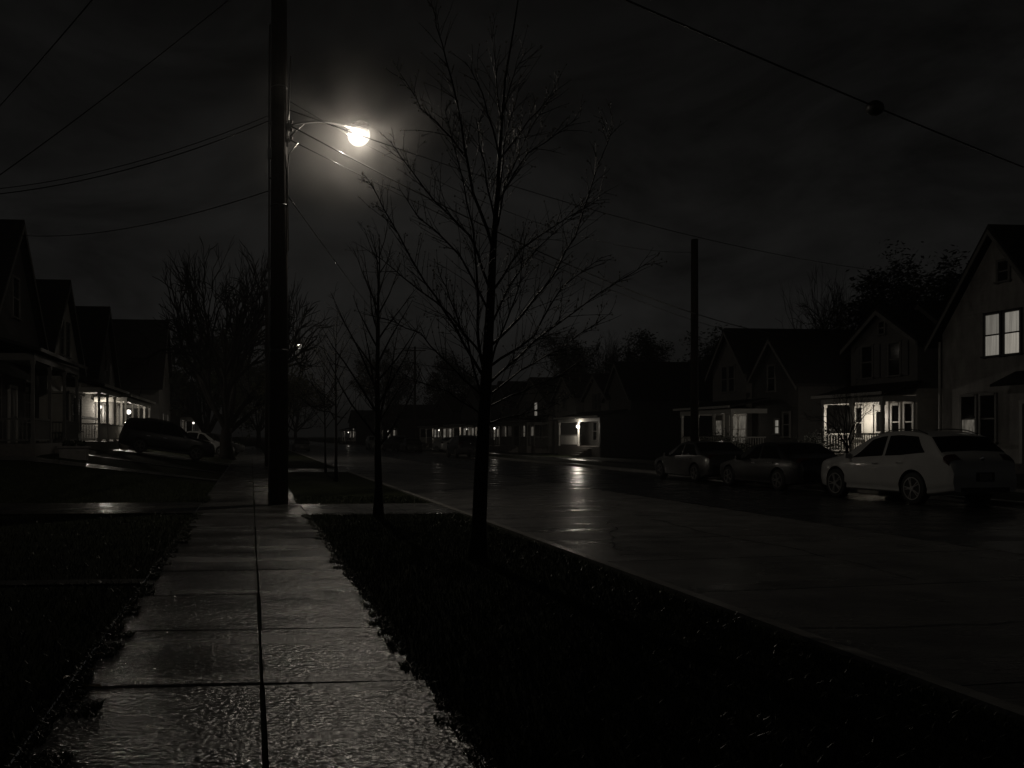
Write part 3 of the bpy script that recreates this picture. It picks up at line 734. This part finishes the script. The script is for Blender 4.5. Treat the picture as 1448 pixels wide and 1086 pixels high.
# --- across the road
h = house('white shingled house at the right edge with two lit upper windows', 1, 27, 27.3, 32.5)
gable_body(h, 5.2, 11, 5.5, 9.0, 'sid_w', over=.4)
for dx in (-.62, .62): pass
window(h, -.22, 5.2, .62, 1.5, 'litu', half='lit', trim='black'); window(h, .62, 5.2, .62, 1.5, 'lit', half='litb', trim='black')
window(h, -1.30, 2.15, .62, 1.7, 'glass', half='litd'); window(h, -.42, 2.15, .62, 1.7, 'glass')
window(h, .25, 7.45, .42, .7, 'glass', trim='trimd')
door(h, 1.55, .55, m='trimd'); m = MB(); m.prism([(-.02, 3.7), (-1.0, 3.25), (-1.0, 3.33), (-.02, 3.8)], .75, 2.4, map=lambda p, q, yy: (yy, p, q)); m.build('door_canopy', M['roof'], h)
m = MB(); m.box((1.55, -.6, .15), (1.6, 1.18, .78)); m.box((1.55, -1.4, -.0), (1.6, .4, .5)); m.build('steps', M['floor'], h)
m = MB(); m.tube([(-2.66, -.06, 5.2), (-2.66, -.06, .1)], .045, 6); m.build('downpipe', M['trim'], h)

h = house('gabled house with shuttered windows above the brightest open porch', 1, 27, 33.8, 37.8)
gable_body(h, 4.0, 3, 5.55, 6.9, 'sid_g', over=.3)
gable_body(h, 4.7, 9, 5.3, 7.1, 'sid_d', x0=.4, y0=1.6, over=.3)
window(h, -.9, 4.75, .62, 1.35, shutters=True); window(h, .75, 4.75, .62, 1.35, shutters=True)
window(h, 0, 6.15, .3, .5)
porch(h, -1.85, 2.0, 1.5, .75, 3.15, 3, light=(-.75, -.85, 2.3), power=70, gapbay=0, rise=.5, globe=.06)
m = MB(); m.prism([(-1.99, -.3), (2.02, -.3), (2.02, 3.45), (-1.99, 3.45)], -.02, 1.6); m.build('porch_wall', M['sid_l'], h)
window(h, -1.4, 2.1, .42, 1.35, y=-.02, trim='trim'); door(h, -.05, .75, y=-.02, w=.8, m='trim', glass='glass'); window(h, .85, 2.1, .4, 1.4, y=-.02, trim='trim'); window(h, 1.58, 2.1, .42, 1.5, y=-.02, trim='trim')

h = house('dim house with twin front gables and arched porch windows behind the shrub', 1, 27, 42.5, 49.8)
gable_body(h, 3.5, 10, 5.25, 7.45, 'sid_g', x0=-1.9, over=.3)
gable_body(h, 4.2, 10, 4.3, 6.6, 'sid_d', x0=1.85, y0=.35, over=.3)
window(h, -2.3, 4.75, .55, 1.4); window(h, -1.55, 4.75, .55, 1.4); window(h, 1.7, 4.55, .6, 1.3, y=.35)
porch(h, -3.6, 1.9, 2, .6, 2.95, 4, light=None, rise=.45)
door(h, -2.9, .6, m='trimd', glass='litd'); window(h, -1.3, 1.9, .7, 1.5, 'litd', trim='trim'); window(h, -.45, 1.9, .7, 1.5, 'litd', trim='trim')
window(h, 3.0, 2.1, .5, 1.2, 'glass', y=.35); window(h, 2.2, 2.0, .32, .7, 'lit', y=.35)
lamp(h, (-1.0, -.9, 2.5), 5)

h = house('dark house with a bright hanging porch lamp and white railing', 1, 27, 62.5, 77)
gable_body(h, 5.0, 9, 4.9, 6.75, 'sid_g', x0=-4.6, over=.3)
gable_body(h, 5.0, 9, 4.5, 6.3, 'sid_g', x0=1.6, y0=.3, over=.3)
gable_body(h, 4.6, 9, 4.4, 6.9, 'sid_d', x0=5.72, y0=.34, over=.3)
window(h, -4.6, 4.4, .8, 1.4); window(h, -6.1, 4.2, .5, 1.2); window(h, 1.7, 4.2, .7, 1.3, y=.3, shutters=True)
porch(h, -.6, 8.0, 2, .75, 2.85, 3, light=(4.3, -2.2, 2.25), power=130, gapbay=1, rise=.5, globe=.15)
window(h, 1.5, 1.9, .8, 1.4, y=.28); door(h, 3.0, .75, y=.29, m='trimd'); window(h, 6.6, 1.9, .9, 1.4, y=.33, trim='trim')
m = MB(); m.prism([(-2.0, .0), (.4, .0), (.4, 3.42), (-2.0, 2.87)], 8.035, 8.13, map=lambda p, q, yy: (yy, p, q)); m.build('spill_screen', M['sid_d'], h)  # end panel added to block the porch lamp's spill on the facade

h = house('house with one lit upper window left of the hanging porch lamp', 1, 27, 78, 88)
gable_body(h, 9.0, 10, 4.6, 7.0, 'sid_g', over=.3)
window(h, 1.0, 4.0, .8, 1.4, 'lit', muntin=True); window(h, -1.8, 4.0, .8, 1.4); window(h, 3.1, 4.0, .8, 1.4)
porch(h, -4.4, 4.4, 2, .6, 2.8, 5, trim='trimd', gapbay=2)
window(h, -2.6, 1.9, .6, 1.3, 'litd', trim='trimd'); window(h, 2.4, 1.9, .7, 1.3, 'glass'); door(h, 0, .6, glass='litd')

def far_house(label, X, y0, y1, eave, apex, wins, wall='sid_d', power=0):
    h = house(label, 1, X, y0, y1); wd = y1 - y0
    gable_body(h, wd, 9, eave, apex, wall, over=.3)
    porch(h, -wd / 2, wd / 2, 2, .5, 2.8, 4, trim='trim' if power else 'trimd', gapbay=1, light=(wd * .22, -1.2, 2.35), power=power or 7, globe=.11)
    for x, z, ww, hh, p in wins: window(h, x, z, ww, hh, p)
    door(h, -wd * .12, .5, glass='litd')
far_house('far house with a dim lit doorway behind the largest tree trunk', 27, 90, 98, 4.6, 7.3, [(-2.4, 1.8, .8, 1.4, 'litd'), (2.2, 1.8, .9, 1.4, 'litd'), (0, 4.2, .9, 1.4, 'glass')])
far_house('far house with a row of bright porch windows behind parked cars', 27, 101, 112, 4.8, 7.6, [(-3.6, 1.8, 1.2, 1.4, 'litf'), (.6, 1.8, 1.2, 1.4, 'litf'), (3.9, 1.8, .8, 1.4, 'litf'), (1.2, 4.2, .9, 1.3, 'glass')], 'sid_g', 34)
far_house('far house with several lit ground-floor windows left of the bright porch row', 27, 116, 130, 4.8, 7.4, [(-5, 1.8, 1.4, 1.4, 'litf'), (-2.7, 1.8, 1.2, 1.4, 'litf'), (1.2, 1.8, 1.5, 1.5, 'litf'), (4.8, 1.8, 1.2, 1.4, 'litf')], 'sid_d', 16)
far_house('distant house with two bright square windows beyond the second tree', 25, 150, 163, 4.6, 7.0, [(-3.5, 1.9, 1.8, 1.8, 'litf'), (3.4, 1.9, 2.0, 1.9, 'litf')])
far_house('most distant house at the end of the street with one bright window', 22, 185, 198, 4.6, 7.0, [(2.5, 2.2, 2.0, 2.0, 'litf'), (-3.5, 2.0, 1.6, 1.6, 'litf')], power=14)

# --- left side (raised yards)
h = house('nearest left house with a tall gable, two chimney pots and a dark front porch', -1, -9.2, 31.6, 39.4, .9)
gable_body(h, 7.8, 11, 4.6, 8.9, 'sid_d', over=.35)
porch(h, -4.5, 3.4, 1.8, .35, 3.45, 4, trim='trimd', gapbay=1, rise=.6)
chimney(h, -.3, 2.6, 7.4, 9.5, .7)
window(h, -2.6, 2.0, .9, 1.6); door(h, -.5, .35); window(h, 1.8, 2.0, .9, 1.6); window(h, 0, 6.0, .9, 1.5)
window(h, 2.5, 2.0, .9, 1.5, face=-1, y=-3.9); window(h, 5.5, 5.0, .9, 1.4, face=-1, y=-3.9)
h = house('pale gabled house with a glazed lit porch left of the dark van-like car', -1, -9, 39.9, 47.5, .9)
gable_body(h, 7.4, 10, 4.2, 8.0, 'sid_l', over=.3)
window(h, -.7, 5.3, .6, 1.6); window(h, .7, 5.3, .6, 1.6)
m = MB(); m.box((.05, -.95, 1.5), (7.2, .1, .12)); m.build('porch_beam', M['trim'], h)
porch(h, -.6, 7.0, 1.8, .35, 2.95, 4, gapbay=None, light=(5.4, -.8, 2.2), power=80, rise=.5, globe=.09)
window(h, 0.5, 1.7, .8, 1.5, 'litd', trim='trim'); window(h, 2.6, 1.7, .9, 1.6, 'litd', trim='trim')
m = MB(); m.box((-2.3, -.5, 1.1), (2.8, .98, 2.8)); m.box((-2.3, -.52, 2.56), (3.0, 1.2, .1)); m.build('bay', M['sid_l'], h)
window(h, -2.9, 1.6, .7, 1.5, y=-.99); window(h, -1.7, 1.6, .7, 1.5, y=-.99)
h = house('left house with a dark front gable and a wide porch lit by the brightest globe', -1, -8.6, 49.2, 57.2, .9)
gable_body(h, 7.6, 10, 4.0, 8.1, 'sid_g', over=.3)
porch(h, -3.9, 7.6, 1.8, .35, 2.75, 5, light=(2.0, -1.1, 2.1), power=120, gapbay=0, rise=.45, globe=.15)
m = MB(); m.prism([(3.8, -.3), (7.5, -.3), (7.5, 3.2), (3.8, 3.2)], .0, 6); m.build('side_wall', M['sid_l'], h)
m = MB(); m.prism([(3.8, 3.3), (7.9, 3.25), (7.9, 3.4), (3.8, 4.0)], -.2, 6.2); m.build('side_roof', M['roof'], h)
window(h, -2.4, 1.75, .9, 1.5, 'litd', trim='trim'); window(h, .6, 1.75, .9, 1.5, 'litd', trim='trim'); door(h, -.9, .35, m='trim'); window(h, 5.4, 1.75, 1.0, 1.4, 'litd', trim='trim', y=0); window(h, 0, 5.2, .8, 1.4)
h = house('tall dark left house whose roof rises beyond the brightest porch', -1, -6.9, 67, 77, .7)
gable_body(h, 9.6, 10, 4.6, 10.0, 'sid_g', over=.3)
window(h, -1.8, 1.9, .8, 1.4, 'litd'); window(h, 2, 1.9, .8, 1.4, 'litd'); window(h, 0, 5.6, .8, 1.4); door(h, .2, .3)
h = house('small far left house with twin dots of light on its porch', -1, -6.6, 84, 92, .7)
gable_body(h, 8, 9, 3.6, 6.9, 'sid_g', over=.3)
porch(h, -3.9, 3.9, 1.6, .3, 2.6, 4, light=(-1, -1.0, 2.1), power=12, globe=.10)
window(h, 2.2, 1.7, .8, 1.2, 'lit'); window(h, -2.6, 1.7, .8, 1.2, 'litd'); window(h, 0, 4.7, .8, 1.2)
h = house('farthest left house, a narrow dark gable before the spreading tree', -1, -6.6, 98, 107, .7)
gable_body(h, 8, 9, 3.6, 6.9, 'sid_d', over=.3)
window(h, -2.2, 1.7, .9, 1.2, 'lit'); window(h, 1.6, 1.7, .9, 1.2, 'litd'); door(h, 0, .2)
# steps block and planter before the nearest porch
pl = thing('planter', 'low concrete planter box beside the nearest left porch', 'planter', (-6.3, 32.2, .66))
m = MB(); m.box((0, 0, .22), (.9, .5, .44), taper=1.08); m.box((0, 0, .46), (1.06, .62, .06)); m.build('trough', M['clay'], pl)
m = MB()
for _ in range(140):
    c = Vector((rnd.uniform(-.4, .4), rnd.uniform(-.2, .2), rnd.uniform(.5, .68))); a = Vector((rnd.gauss(0, 1), rnd.gauss(0, 1), rnd.gauss(0, 1))).normalized(); b = a.orthogonal()
    m.add([c + a * .06, c + b * .03, c - a * .06, c - b * .03], [(0, 1, 2, 3)])
tag(m.build('foliage', M['leafd'], pl), kind='stuff')

# ------------------------------------------------------------------ cars (local: +y forward, origin on the ground)
def lerp_tab(tab, t):
    if t <= tab[0][0]: return tab[0][1]
    for (a, va), (b, vb) in zip(tab, tab[1:]):
        if t <= b: return va + (vb - va) * (t - a) / (b - a)
    return tab[-1][1]
def smooth_tab(tab, t, r=.06):
    return sum(lerp_tab(tab, t + q * r) * k for q, k in ((-1, 1), (-.5, 2), (0, 3), (.5, 2), (1, 1))) / 9
KIND = {
 'suv': dict(L=4.72, W=.935, top=[(0, .66), (.05, .84), (.28, .98), (1.1, 1.10), (1.25, 1.14), (2.0, 1.55), (2.45, 1.67), (3.0, 1.70), (3.6, 1.66), (3.98, 1.58), (4.40, 1.22), (4.56, 1.12), (4.67, 1.02), (4.72, .72)],
             belt=[(0, .88), (1.2, 1.01), (3.2, 1.10), (4.0, 1.19), (4.72, 1.08)], clear=.25, ax=(.92, 3.62), wr=.375),
 'van': dict(L=4.86, W=.95, top=[(0, .66), (.05, .88), (.3, 1.02), (1.2, 1.14), (1.32, 1.18), (1.98, 1.64), (2.4, 1.75), (3.5, 1.78), (4.45, 1.71), (4.62, 1.6), (4.76, 1.12), (4.83, .95), (4.86, .7)],
             belt=[(0, .92), (1.2, 1.06), (4.86, 1.1)], clear=.24, ax=(.92, 3.78), wr=.37),
 'sedan': dict(L=4.6, W=.90, top=[(0, .52), (.05, .66), (.3, .77), (1.2, .91), (1.35, .95), (2.1, 1.35), (2.6, 1.44), (3.2, 1.41), (3.88, 1.08), (4.02, 1.03), (4.48, .98), (4.56, .9), (4.6, .66)],
             belt=[(0, .75), (1.2, .87), (4.0, .95), (4.6, .9)], clear=.18, ax=(.9, 3.55), wr=.32),
}
def make_car(label, kind, paint, loc, rz, group='parked cars', detail=True, tilt=0):
    K = KIND[kind]; Lc, W = K['L'], K['W']
    root = thing('parked_car', label, 'car', loc, rz, group); root.rotation_euler.x = 0
    if tilt: root.rotation_euler = (tilt, 0, rz)
    plan = [(0, .70), (.06, .78), (.25, .88), (.7, .975), (1.2, 1), (Lc - 1.1, 1), (Lc - .4, .965), (Lc - .1, .92), (Lc, .86)]
    def ctrl(t):
        zt = smooth_tab(K['top'], t); wv = W * smooth_tab(plan, t); z0 = K['clear'] + .06 * max(0, 1 - t / .5) + .10 * max(0, (t - Lc + .6) / .6)
        bl = min(lerp_tab(K['belt'], t), zt - .05); wt = wv - max(0, zt - bl) * .40 - .03
        mid = min(.60, (z0 + bl) / 2 + .04)
        return [(0, z0), (wv - .12, z0), (wv - .02, z0 + .13), (wv, mid), (wv - .025, bl), (wt + .02, zt - .055), (wt - .12, zt), (0, zt + .025)]
    def cat(p0, p1, p2, p3, q):
        return tuple(.5 * (2 * b + (c - a) * q + (2 * a - 5 * b + 4 * c - d) * q * q + (3 * b - a - 3 * c + d) * q ** 3) for a, b, c, d in zip(p0, p1, p2, p3))
    def ev(t, s, side=1):
        P = ctrl(t); i = min(int(s), 6); q = s - i
        if i in (0, 6) or i == 4: c = tuple(a + (b - a) * q for a, b in zip(P[i], P[i + 1]))
        else: c = cat(P[i - 1], P[i], P[i + 1], P[min(i + 2, 7)], q)
        return Vector((side * c[0], Lc / 2 - t, c[1]))
    ts = sorted(set([0, .02, .05, .1, .17, .25] + [.35 + .125 * k for k in range(int((Lc - .7) / .125))] + [Lc - .35, Lc - .26, Lc - .18, Lc - .12, Lc - .07, Lc - .03, Lc]))
    ss = [0, .6] + [1 + k / 4 for k in range(0, 24)] + [7]
    m = MB(); ring = [(s, 1) for s in ss] + [(s, -1) for s in ss[-2:0:-1]]; n = len(ring)
    for t in ts:
        for s, sd in ring: m.v.append(tuple(ev(t, s, sd)))
    for i in range(len(ts) - 1):
        for k in range(n):
            k2 = (k + 1) % n; m.f.append((i * n + k, (i + 1) * n + k, (i + 1) * n + k2, i * n + k2))
    m.f.append(tuple(range(n))); m.f.append(tuple((len(ts) - 1) * n + k for k in reversed(range(n))))
    body = m.build('body', [M[paint], M['black']], root, True)
    # wheel arches
    cut = MB()
    for a in K['ax']:
        for sd in (-1, 1): cut.lathe([(K['wr'] + .055, -.2), (K['wr'] + .055, .35)], (sd * (W - .02) + (.0 if sd > 0 else -.15), Lc / 2 - a, K['wr'] + .01), 28, 'x')
    co_ = cut.build('cutter', [M['paint_slot'] if 'paint_slot' in M else M[paint], M['black']], None)
    for p in co_.data.polygons: p.material_index = 1
    md = body.modifiers.new('arch', 'BOOLEAN'); md.object = co_; md.operation = 'DIFFERENCE'; md.solver = 'EXACT'
    bpy.context.view_layer.update(); dg = bpy.context.evaluated_depsgraph_get()
    be = body.evaluated_get(dg); me = bpy.data.meshes.new_from_object(be, depsgraph=dg)
    # the cutter stands in world space while the body may be moved: cut at the origin
    body.modifiers.clear(); body.data = me; bpy.data.objects.remove(co_)
    me.set_sharp_from_angle(angle=R(38))
    def patch(name, tf, sf, mt, sides=(1,), nt=8, ns=4, off=.006, across=False, par=None, sm=True):
        """skin patch on the body: tf(q, r) and sf(q, r) give t and s"""
        for sd in sides:
            g = MB(); R_ = ns + 1
            for i in range(nt + 1):
                for j in range(ns + 1):
                    q, r_ = i / nt, j / ns; t, s = tf(q, r_), sf(q, r_); side = sd
                    if across and s > 7: s = 14 - s; side = -sd
                    p = ev(t, s, side)
                    du = ev(min(t + .01, Lc), s, side) - ev(max(t - .01, 0), s, side); dv = ev(t, min(s + .02, 7), side) - ev(t, max(s - .02, 0), side)
                    nn = du.cross(dv)
                    if nn.length < 1e-9: nn = Vector((0, 0, 1))
                    nn.normalize()
                    if nn.dot(p - Vector((0, p.y, .55))) < 0: nn = -nn
                    g.v.append(tuple(p + nn * off))
            for i in range(nt):
                for j in range(ns): g.f.append((i * R_ + j, (i + 1) * R_ + j, (i + 1) * R_ + j + 1, i * R_ + j + 1))
            o = g.build(name, M[mt], par or root, sm)
        return o
    ws = [t for t, z in K['top']]; i_c = 4; cow, rf = ws[4], ws[5]
    if kind == 'sedan': rw0, rw1, mid = 3.25, 3.82, 2.55
    elif kind == 'suv': rw0, rw1, mid = 4.0, 4.39, 2.62
    else: rw0, rw1, mid = 4.58, 4.75, 2.75
    lin = lambda a, b: (lambda q: a + (b - a) * q)
    patch('windshield', lambda q, r_: cow + .06 + (rf - cow - .08) * q, lambda q, r_: 5.55 + 2.9 * r_, 'glass', nt=8, ns=10, across=True)
    patch('rear_window', lambda q, r_: rw0 + (rw1 - rw0) * q, lambda q, r_: 5.5 + 3.0 * r_, 'glass', nt=8, ns=10, across=True)
    rear_end = {'sedan': (3.72, 3.28), 'suv': (3.98, 3.62), 'van': (4.5, 4.38)}[kind]
    for a0, a1, b0, b1 in ((cow + .30, rf + .10, mid, mid - .04), (mid + .09, mid + .05, rear_end[0], rear_end[1])):
        patch('side_window', lambda q, r_: (a0 + (a1 - a0) * r_) * (1 - q) + (b0 + (b1 - b0) * r_) * q, lambda q, r_: 4.06 + .86 * r_, 'glass', sides=(1, -1))
    a0, a1 = K['ax']
    for t0, t1 in ((cow + .05, mid + .02), (mid + .045, None)):
        for sd in (1, -1):
            te = (lambda r_: t1) if t1 else (lambda r_: a1 - K['wr'] - .10 + .30 * max(0, r_ - .45) / .55)
            d = patch('door', lambda q, r_: t0 + (te(r_) - t0) * q, lambda q, r_: 2.2 + 1.78 * r_, paint, sides=(sd,), ns=8, off=.004)
            if detail:
                hnd = MB(); c = ev(te(1) - .2, 3.72, sd); hnd.box((c.x + sd * .022, c.y, c.z), (.035, .19, .032)); hnd.build('handle', M['chrome'], d)
    patch('taillight', lambda q, r_: Lc - .23 + .14 * q, lambda q, r_: 3.75 + 2.45 * r_, 'tail', sides=(1, -1), nt=4, ns=10, off=.01)
    patch('headlight', lambda q, r_: .05 + .30 * q, lambda q, r_: 3.9 + 1.3 * r_, 'head', sides=(1, -1), nt=6, ns=6, off=.008)
    zb = K['clear'] + .1
    m = MB(); m.box((0, -Lc / 2 + .012, .40), (W * 1.3, .06, .10)); m.build('rear_bumper_trim', M['black'], root)
    m = MB(); m.box((0, Lc / 2 - .0, .48), (W * .9, .06, .16)); m.box((0, Lc / 2 + .005, .62), (W * .7, .05, .08)); m.build('grille', M['black'], root)
    zp = .80 if kind != 'sedan' else .62
    m = MB(); m.box((0, -Lc / 2 - .004, zp - .12), (.46, .014, .2)); pf = m.build('licence_plate_recess', M['black'], root)
    m = MB(); m.box((0, -Lc / 2 - .014, zp - .12), (.31, .012, .155)); m.build('licence_plate', M['plate'], root)
    if kind != 'sedan':
        m = MB(); c = ev(Lc - .10, 7); m.lathe([(.05, 0), (.055, .012), (.04, .02)], (0, c.y, 0), 14, 'y')
        m.v = [(x_, 2 * c.y - y_ - .015, z_ + c.z) for x_, y_, z_ in m.v]; m.build('badge', M['chrome'], root, True)
    for sd in (1, -1):
        m = MB(); c = ev(cow + .28, 4.05, sd); m.box((c.x + sd * .10, c.y + .02, c.z + .05), (.19, .09, .13), taper=.8); m.box((c.x + sd * .02, c.y, c.z - .0), (.1, .05, .04)); m.build('side_mirror', M[paint], root)
    if kind != 'sedan':
        for sd in (1, -1):
            m = MB(); m.tube([ev(2.3 + .3 * k, 5.75, sd) + Vector((0, 0, .05 if 0 < k < 5 else .01)) for k in range(6)], .014, 5); m.build('roof_rail', M['black'], root, True)
    for a in K['ax']:
        for sd in (1, -1):
            wr = K['wr']; cx = sd * (W - .115); cy = Lc / 2 - a
            m = MB(); m.lathe([(wr * .66, -.10), (wr * .9, -.112), (wr * .985, -.08), (wr, 0), (wr * .985, .08), (wr * .9, .112), (wr * .66, .10)], (0, 0, 0), 32, 'x')
            wh = m.build('wheel', M['tyre'], root, True, loc=(cx, cy, wr))
            m = MB(); xo = sd * .104
            m.lathe([(wr * .70, -.012), (wr * .70, .012), (wr * .64, .012), (wr * .64, -.012), (wr * .70, -.012)], (xo, 0, 0), 28, 'x', cap=False)
            for k in range(5):
                for dq in (-.13, .13):
                    q = 2 * PI * k / 5 + dq; q2 = 2 * PI * k / 5 + dq * .45
                    m.tube([(xo + sd * .006, math.cos(q2) * wr * .12, math.sin(q2) * wr * .12), (xo + sd * .002, math.cos(q) * wr * .66, math.sin(q) * wr * .66)], [.016, .013], 5)
            m.lathe([(wr * .17, -.01), (wr * .15, .02)] if sd > 0 else [(wr * .15, -.02), (wr * .17, .01)], (xo, 0, 0), 12, 'x')
            m.build('rim', M['rim' if paint in ('wpaint', 'spaint') else 'rimd'], wh)
    return root
# cars are built at the origin (so the arch cut lines up) and then set in place
def park(label, kind, paint, x, y, z, rz, detail=True, tilt=0, group='parked cars'):
    c = make_car(label, kind, paint, (0, 0, 0), 0, group, detail)
    c.location = (x, y, z); c.rotation_euler = (0, tilt, rz) if False else (tilt, 0, rz)
    return c
wc = park('white crossover with alloy wheels parked at the far kerb before the white house', 'suv', 'wpaint', 16.42, 20.9, ZR, R(3))
park('dark sedan parked just ahead of the white crossover', 'sedan', 'dpaint', 16.5, 26.4, ZR, R(1))
park('dark sedan parked beside the tall pole on the far kerb', 'sedan', 'gpaint', 16.6, 31.5, ZR, 0)
wc.scale = (1.0, .95, 1.03)
c = park('black van-like car parked across the left driveway in front of the lit porches', 'van', 'dpaint', -4.4, 46.4, yard(-4.4) + .02, -PI / 2 + R(4), tilt=math.atan(-.14))
c = park('silver sedan on the left parking pad behind the black van-like car', 'sedan', 'spaint', -3.5, 62, yard(-3.5) + .02, -PI / 2, tilt=math.atan(-.14))
c = park('dark grey sedan on the left lawn side, beyond the silver sedan', 'sedan', 'gpaint', -3.0, 74, yard(-3.0), -PI / 2, False, tilt=math.atan(-.14))
c = park('pale car farthest along the left side, half hidden by other cars', 'sedan', 'spaint', -2.9, 84, yard(-2.9), -PI / 2, False, tilt=math.atan(-.14))
park('grey hatch-like crossover parked on the far side behind the largest tree trunk', 'suv', 'gpaint', 16.3, 67, ZR, 0, False)
park('pale sedan in a far drive between the lit houses', 'sedan', 'spaint', 19.8, 84, -.01, R(-70), False)
park('silver crossover at the head of the far group of parked cars', 'suv', 'spaint', 14.9, 106, ZR, R(180), False)
park('dark crossover in the middle of the far group of parked cars', 'suv', 'gpaint', 16.2, 98, ZR, R(12), False)
park('dark sedan at the near end of the far group of parked cars', 'sedan', 'dpaint', 16.4, 90, ZR, 0, False)
park('dark sedan parked by the near kerb far down the street', 'sedan', 'dpaint', 5.4, 96, ZR, 0, False)

# ------------------------------------------------------------------ damp night air
m = MB(); m.box((0, 500, 16), (2400, 2400, 36))
me = bpy.data.meshes.new('haze'); me.from_pydata(m.v, [], m.f); hz = bpy.data.objects.new('haze', me); C.objects.link(hz)
hm = bpy.data.materials.new('haze_air'); hm.use_nodes = True; nt = hm.node_tree; nt.nodes.remove(nt.nodes['Principled BSDF'])
pv = nt.nodes.new('ShaderNodeVolumePrincipled'); pv.inputs['Color'].default_value = (.93, .92, .90, 1); pv.inputs['Density'].default_value = .0008; pv.inputs['Anisotropy'].default_value = .5
nt.links.new(pv.outputs[0], nt.nodes['Material Output'].inputs['Volume']); me.materials.append(hm)
tag(hz, 'thin damp night mist hanging over the whole street', 'haze', kind='stuff')

# mist ball added to make the glow around the near lamp
m = MB(); n = 14
m.lathe([(max(.02, math.sin(PI * k / n)), -math.cos(PI * k / n)) for k in range(n + 1)], (0, 0, 0), 20)
mo = m.build('lamp_glow_mist', None, None, True) if False else None
me = bpy.data.meshes.new('lamp_glow_mist'); me.from_pydata(m.v, [], m.f); mo = bpy.data.objects.new('lamp_glow_mist', me); C.objects.link(mo)
mo.location = (2.1, 20.7, 8.9); mo.scale = (3.7, 3.7, 3.2); mo.rotation_euler = (0, R(-25), 0)
mm = bpy.data.materials.new('lamp_glow_mist'); mm.use_nodes = True; nt = mm.node_tree; nt.nodes.remove(nt.nodes['Principled BSDF'])
pv = nt.nodes.new('ShaderNodeVolumePrincipled'); pv.inputs['Color'].default_value = (.95, .93, .90, 1); pv.inputs['Anisotropy'].default_value = .2
tc = nt.nodes.new('ShaderNodeTexCoord'); ln = nt.nodes.new('ShaderNodeVectorMath'); ln.operation = 'LENGTH'; nt.links.new(tc.outputs['Object'], ln.inputs[0])
mr = nt.nodes.new('ShaderNodeMapRange'); mr.interpolation_type = 'SMOOTHSTEP'; mr.inputs[1].default_value = 0; mr.inputs[2].default_value = .82; mr.inputs[3].default_value = 1; mr.inputs[4].default_value = 0
nt.links.new(ln.outputs['Value'], mr.inputs[0])
nz = nt.nodes.new('ShaderNodeTexNoise'); nz.inputs['Scale'].default_value = 2.6; nz.inputs['Detail'].default_value = 4; nt.links.new(tc.outputs['Object'], nz.inputs['Vector'])
m2 = nt.nodes.new('ShaderNodeMapRange'); m2.inputs[1].default_value = .36; m2.inputs[2].default_value = .66; m2.inputs[3].default_value = .06; m2.inputs[4].default_value = 1.15; nt.links.new(nz.outputs['Fac'], m2.inputs[0])
mu = nt.nodes.new('ShaderNodeMath'); mu.operation = 'MULTIPLY'; nt.links.new(mr.outputs[0], mu.inputs[0]); nt.links.new(m2.outputs[0], mu.inputs[1])
m3 = nt.nodes.new('ShaderNodeMath'); m3.operation = 'MULTIPLY'; m3.inputs[1].default_value = .075; nt.links.new(mu.outputs[0], m3.inputs[0])
nt.links.new(m3.outputs[0], pv.inputs['Density']); nt.links.new(pv.outputs[0], nt.nodes['Material Output'].inputs['Volume']); me.materials.append(mm)
tag(mo, 'added mist volume that makes the glow around the bright street lamp', 'mist', kind='stuff')

# ------------------------------------------------------------------ render settings
S.render.engine = 'CYCLES'
cy = S.cycles; cy.use_denoising = True; cy.max_bounces = 4; cy.volume_bounces = 0; cy.diffuse_bounces = 2; cy.glossy_bounces = 2; cy.transmission_bounces = 1
cy.use_adaptive_sampling = False; cy.sample_clamp_indirect = 2
try: cy.denoiser = 'OPENIMAGEDENOISE'
except Exception: pass
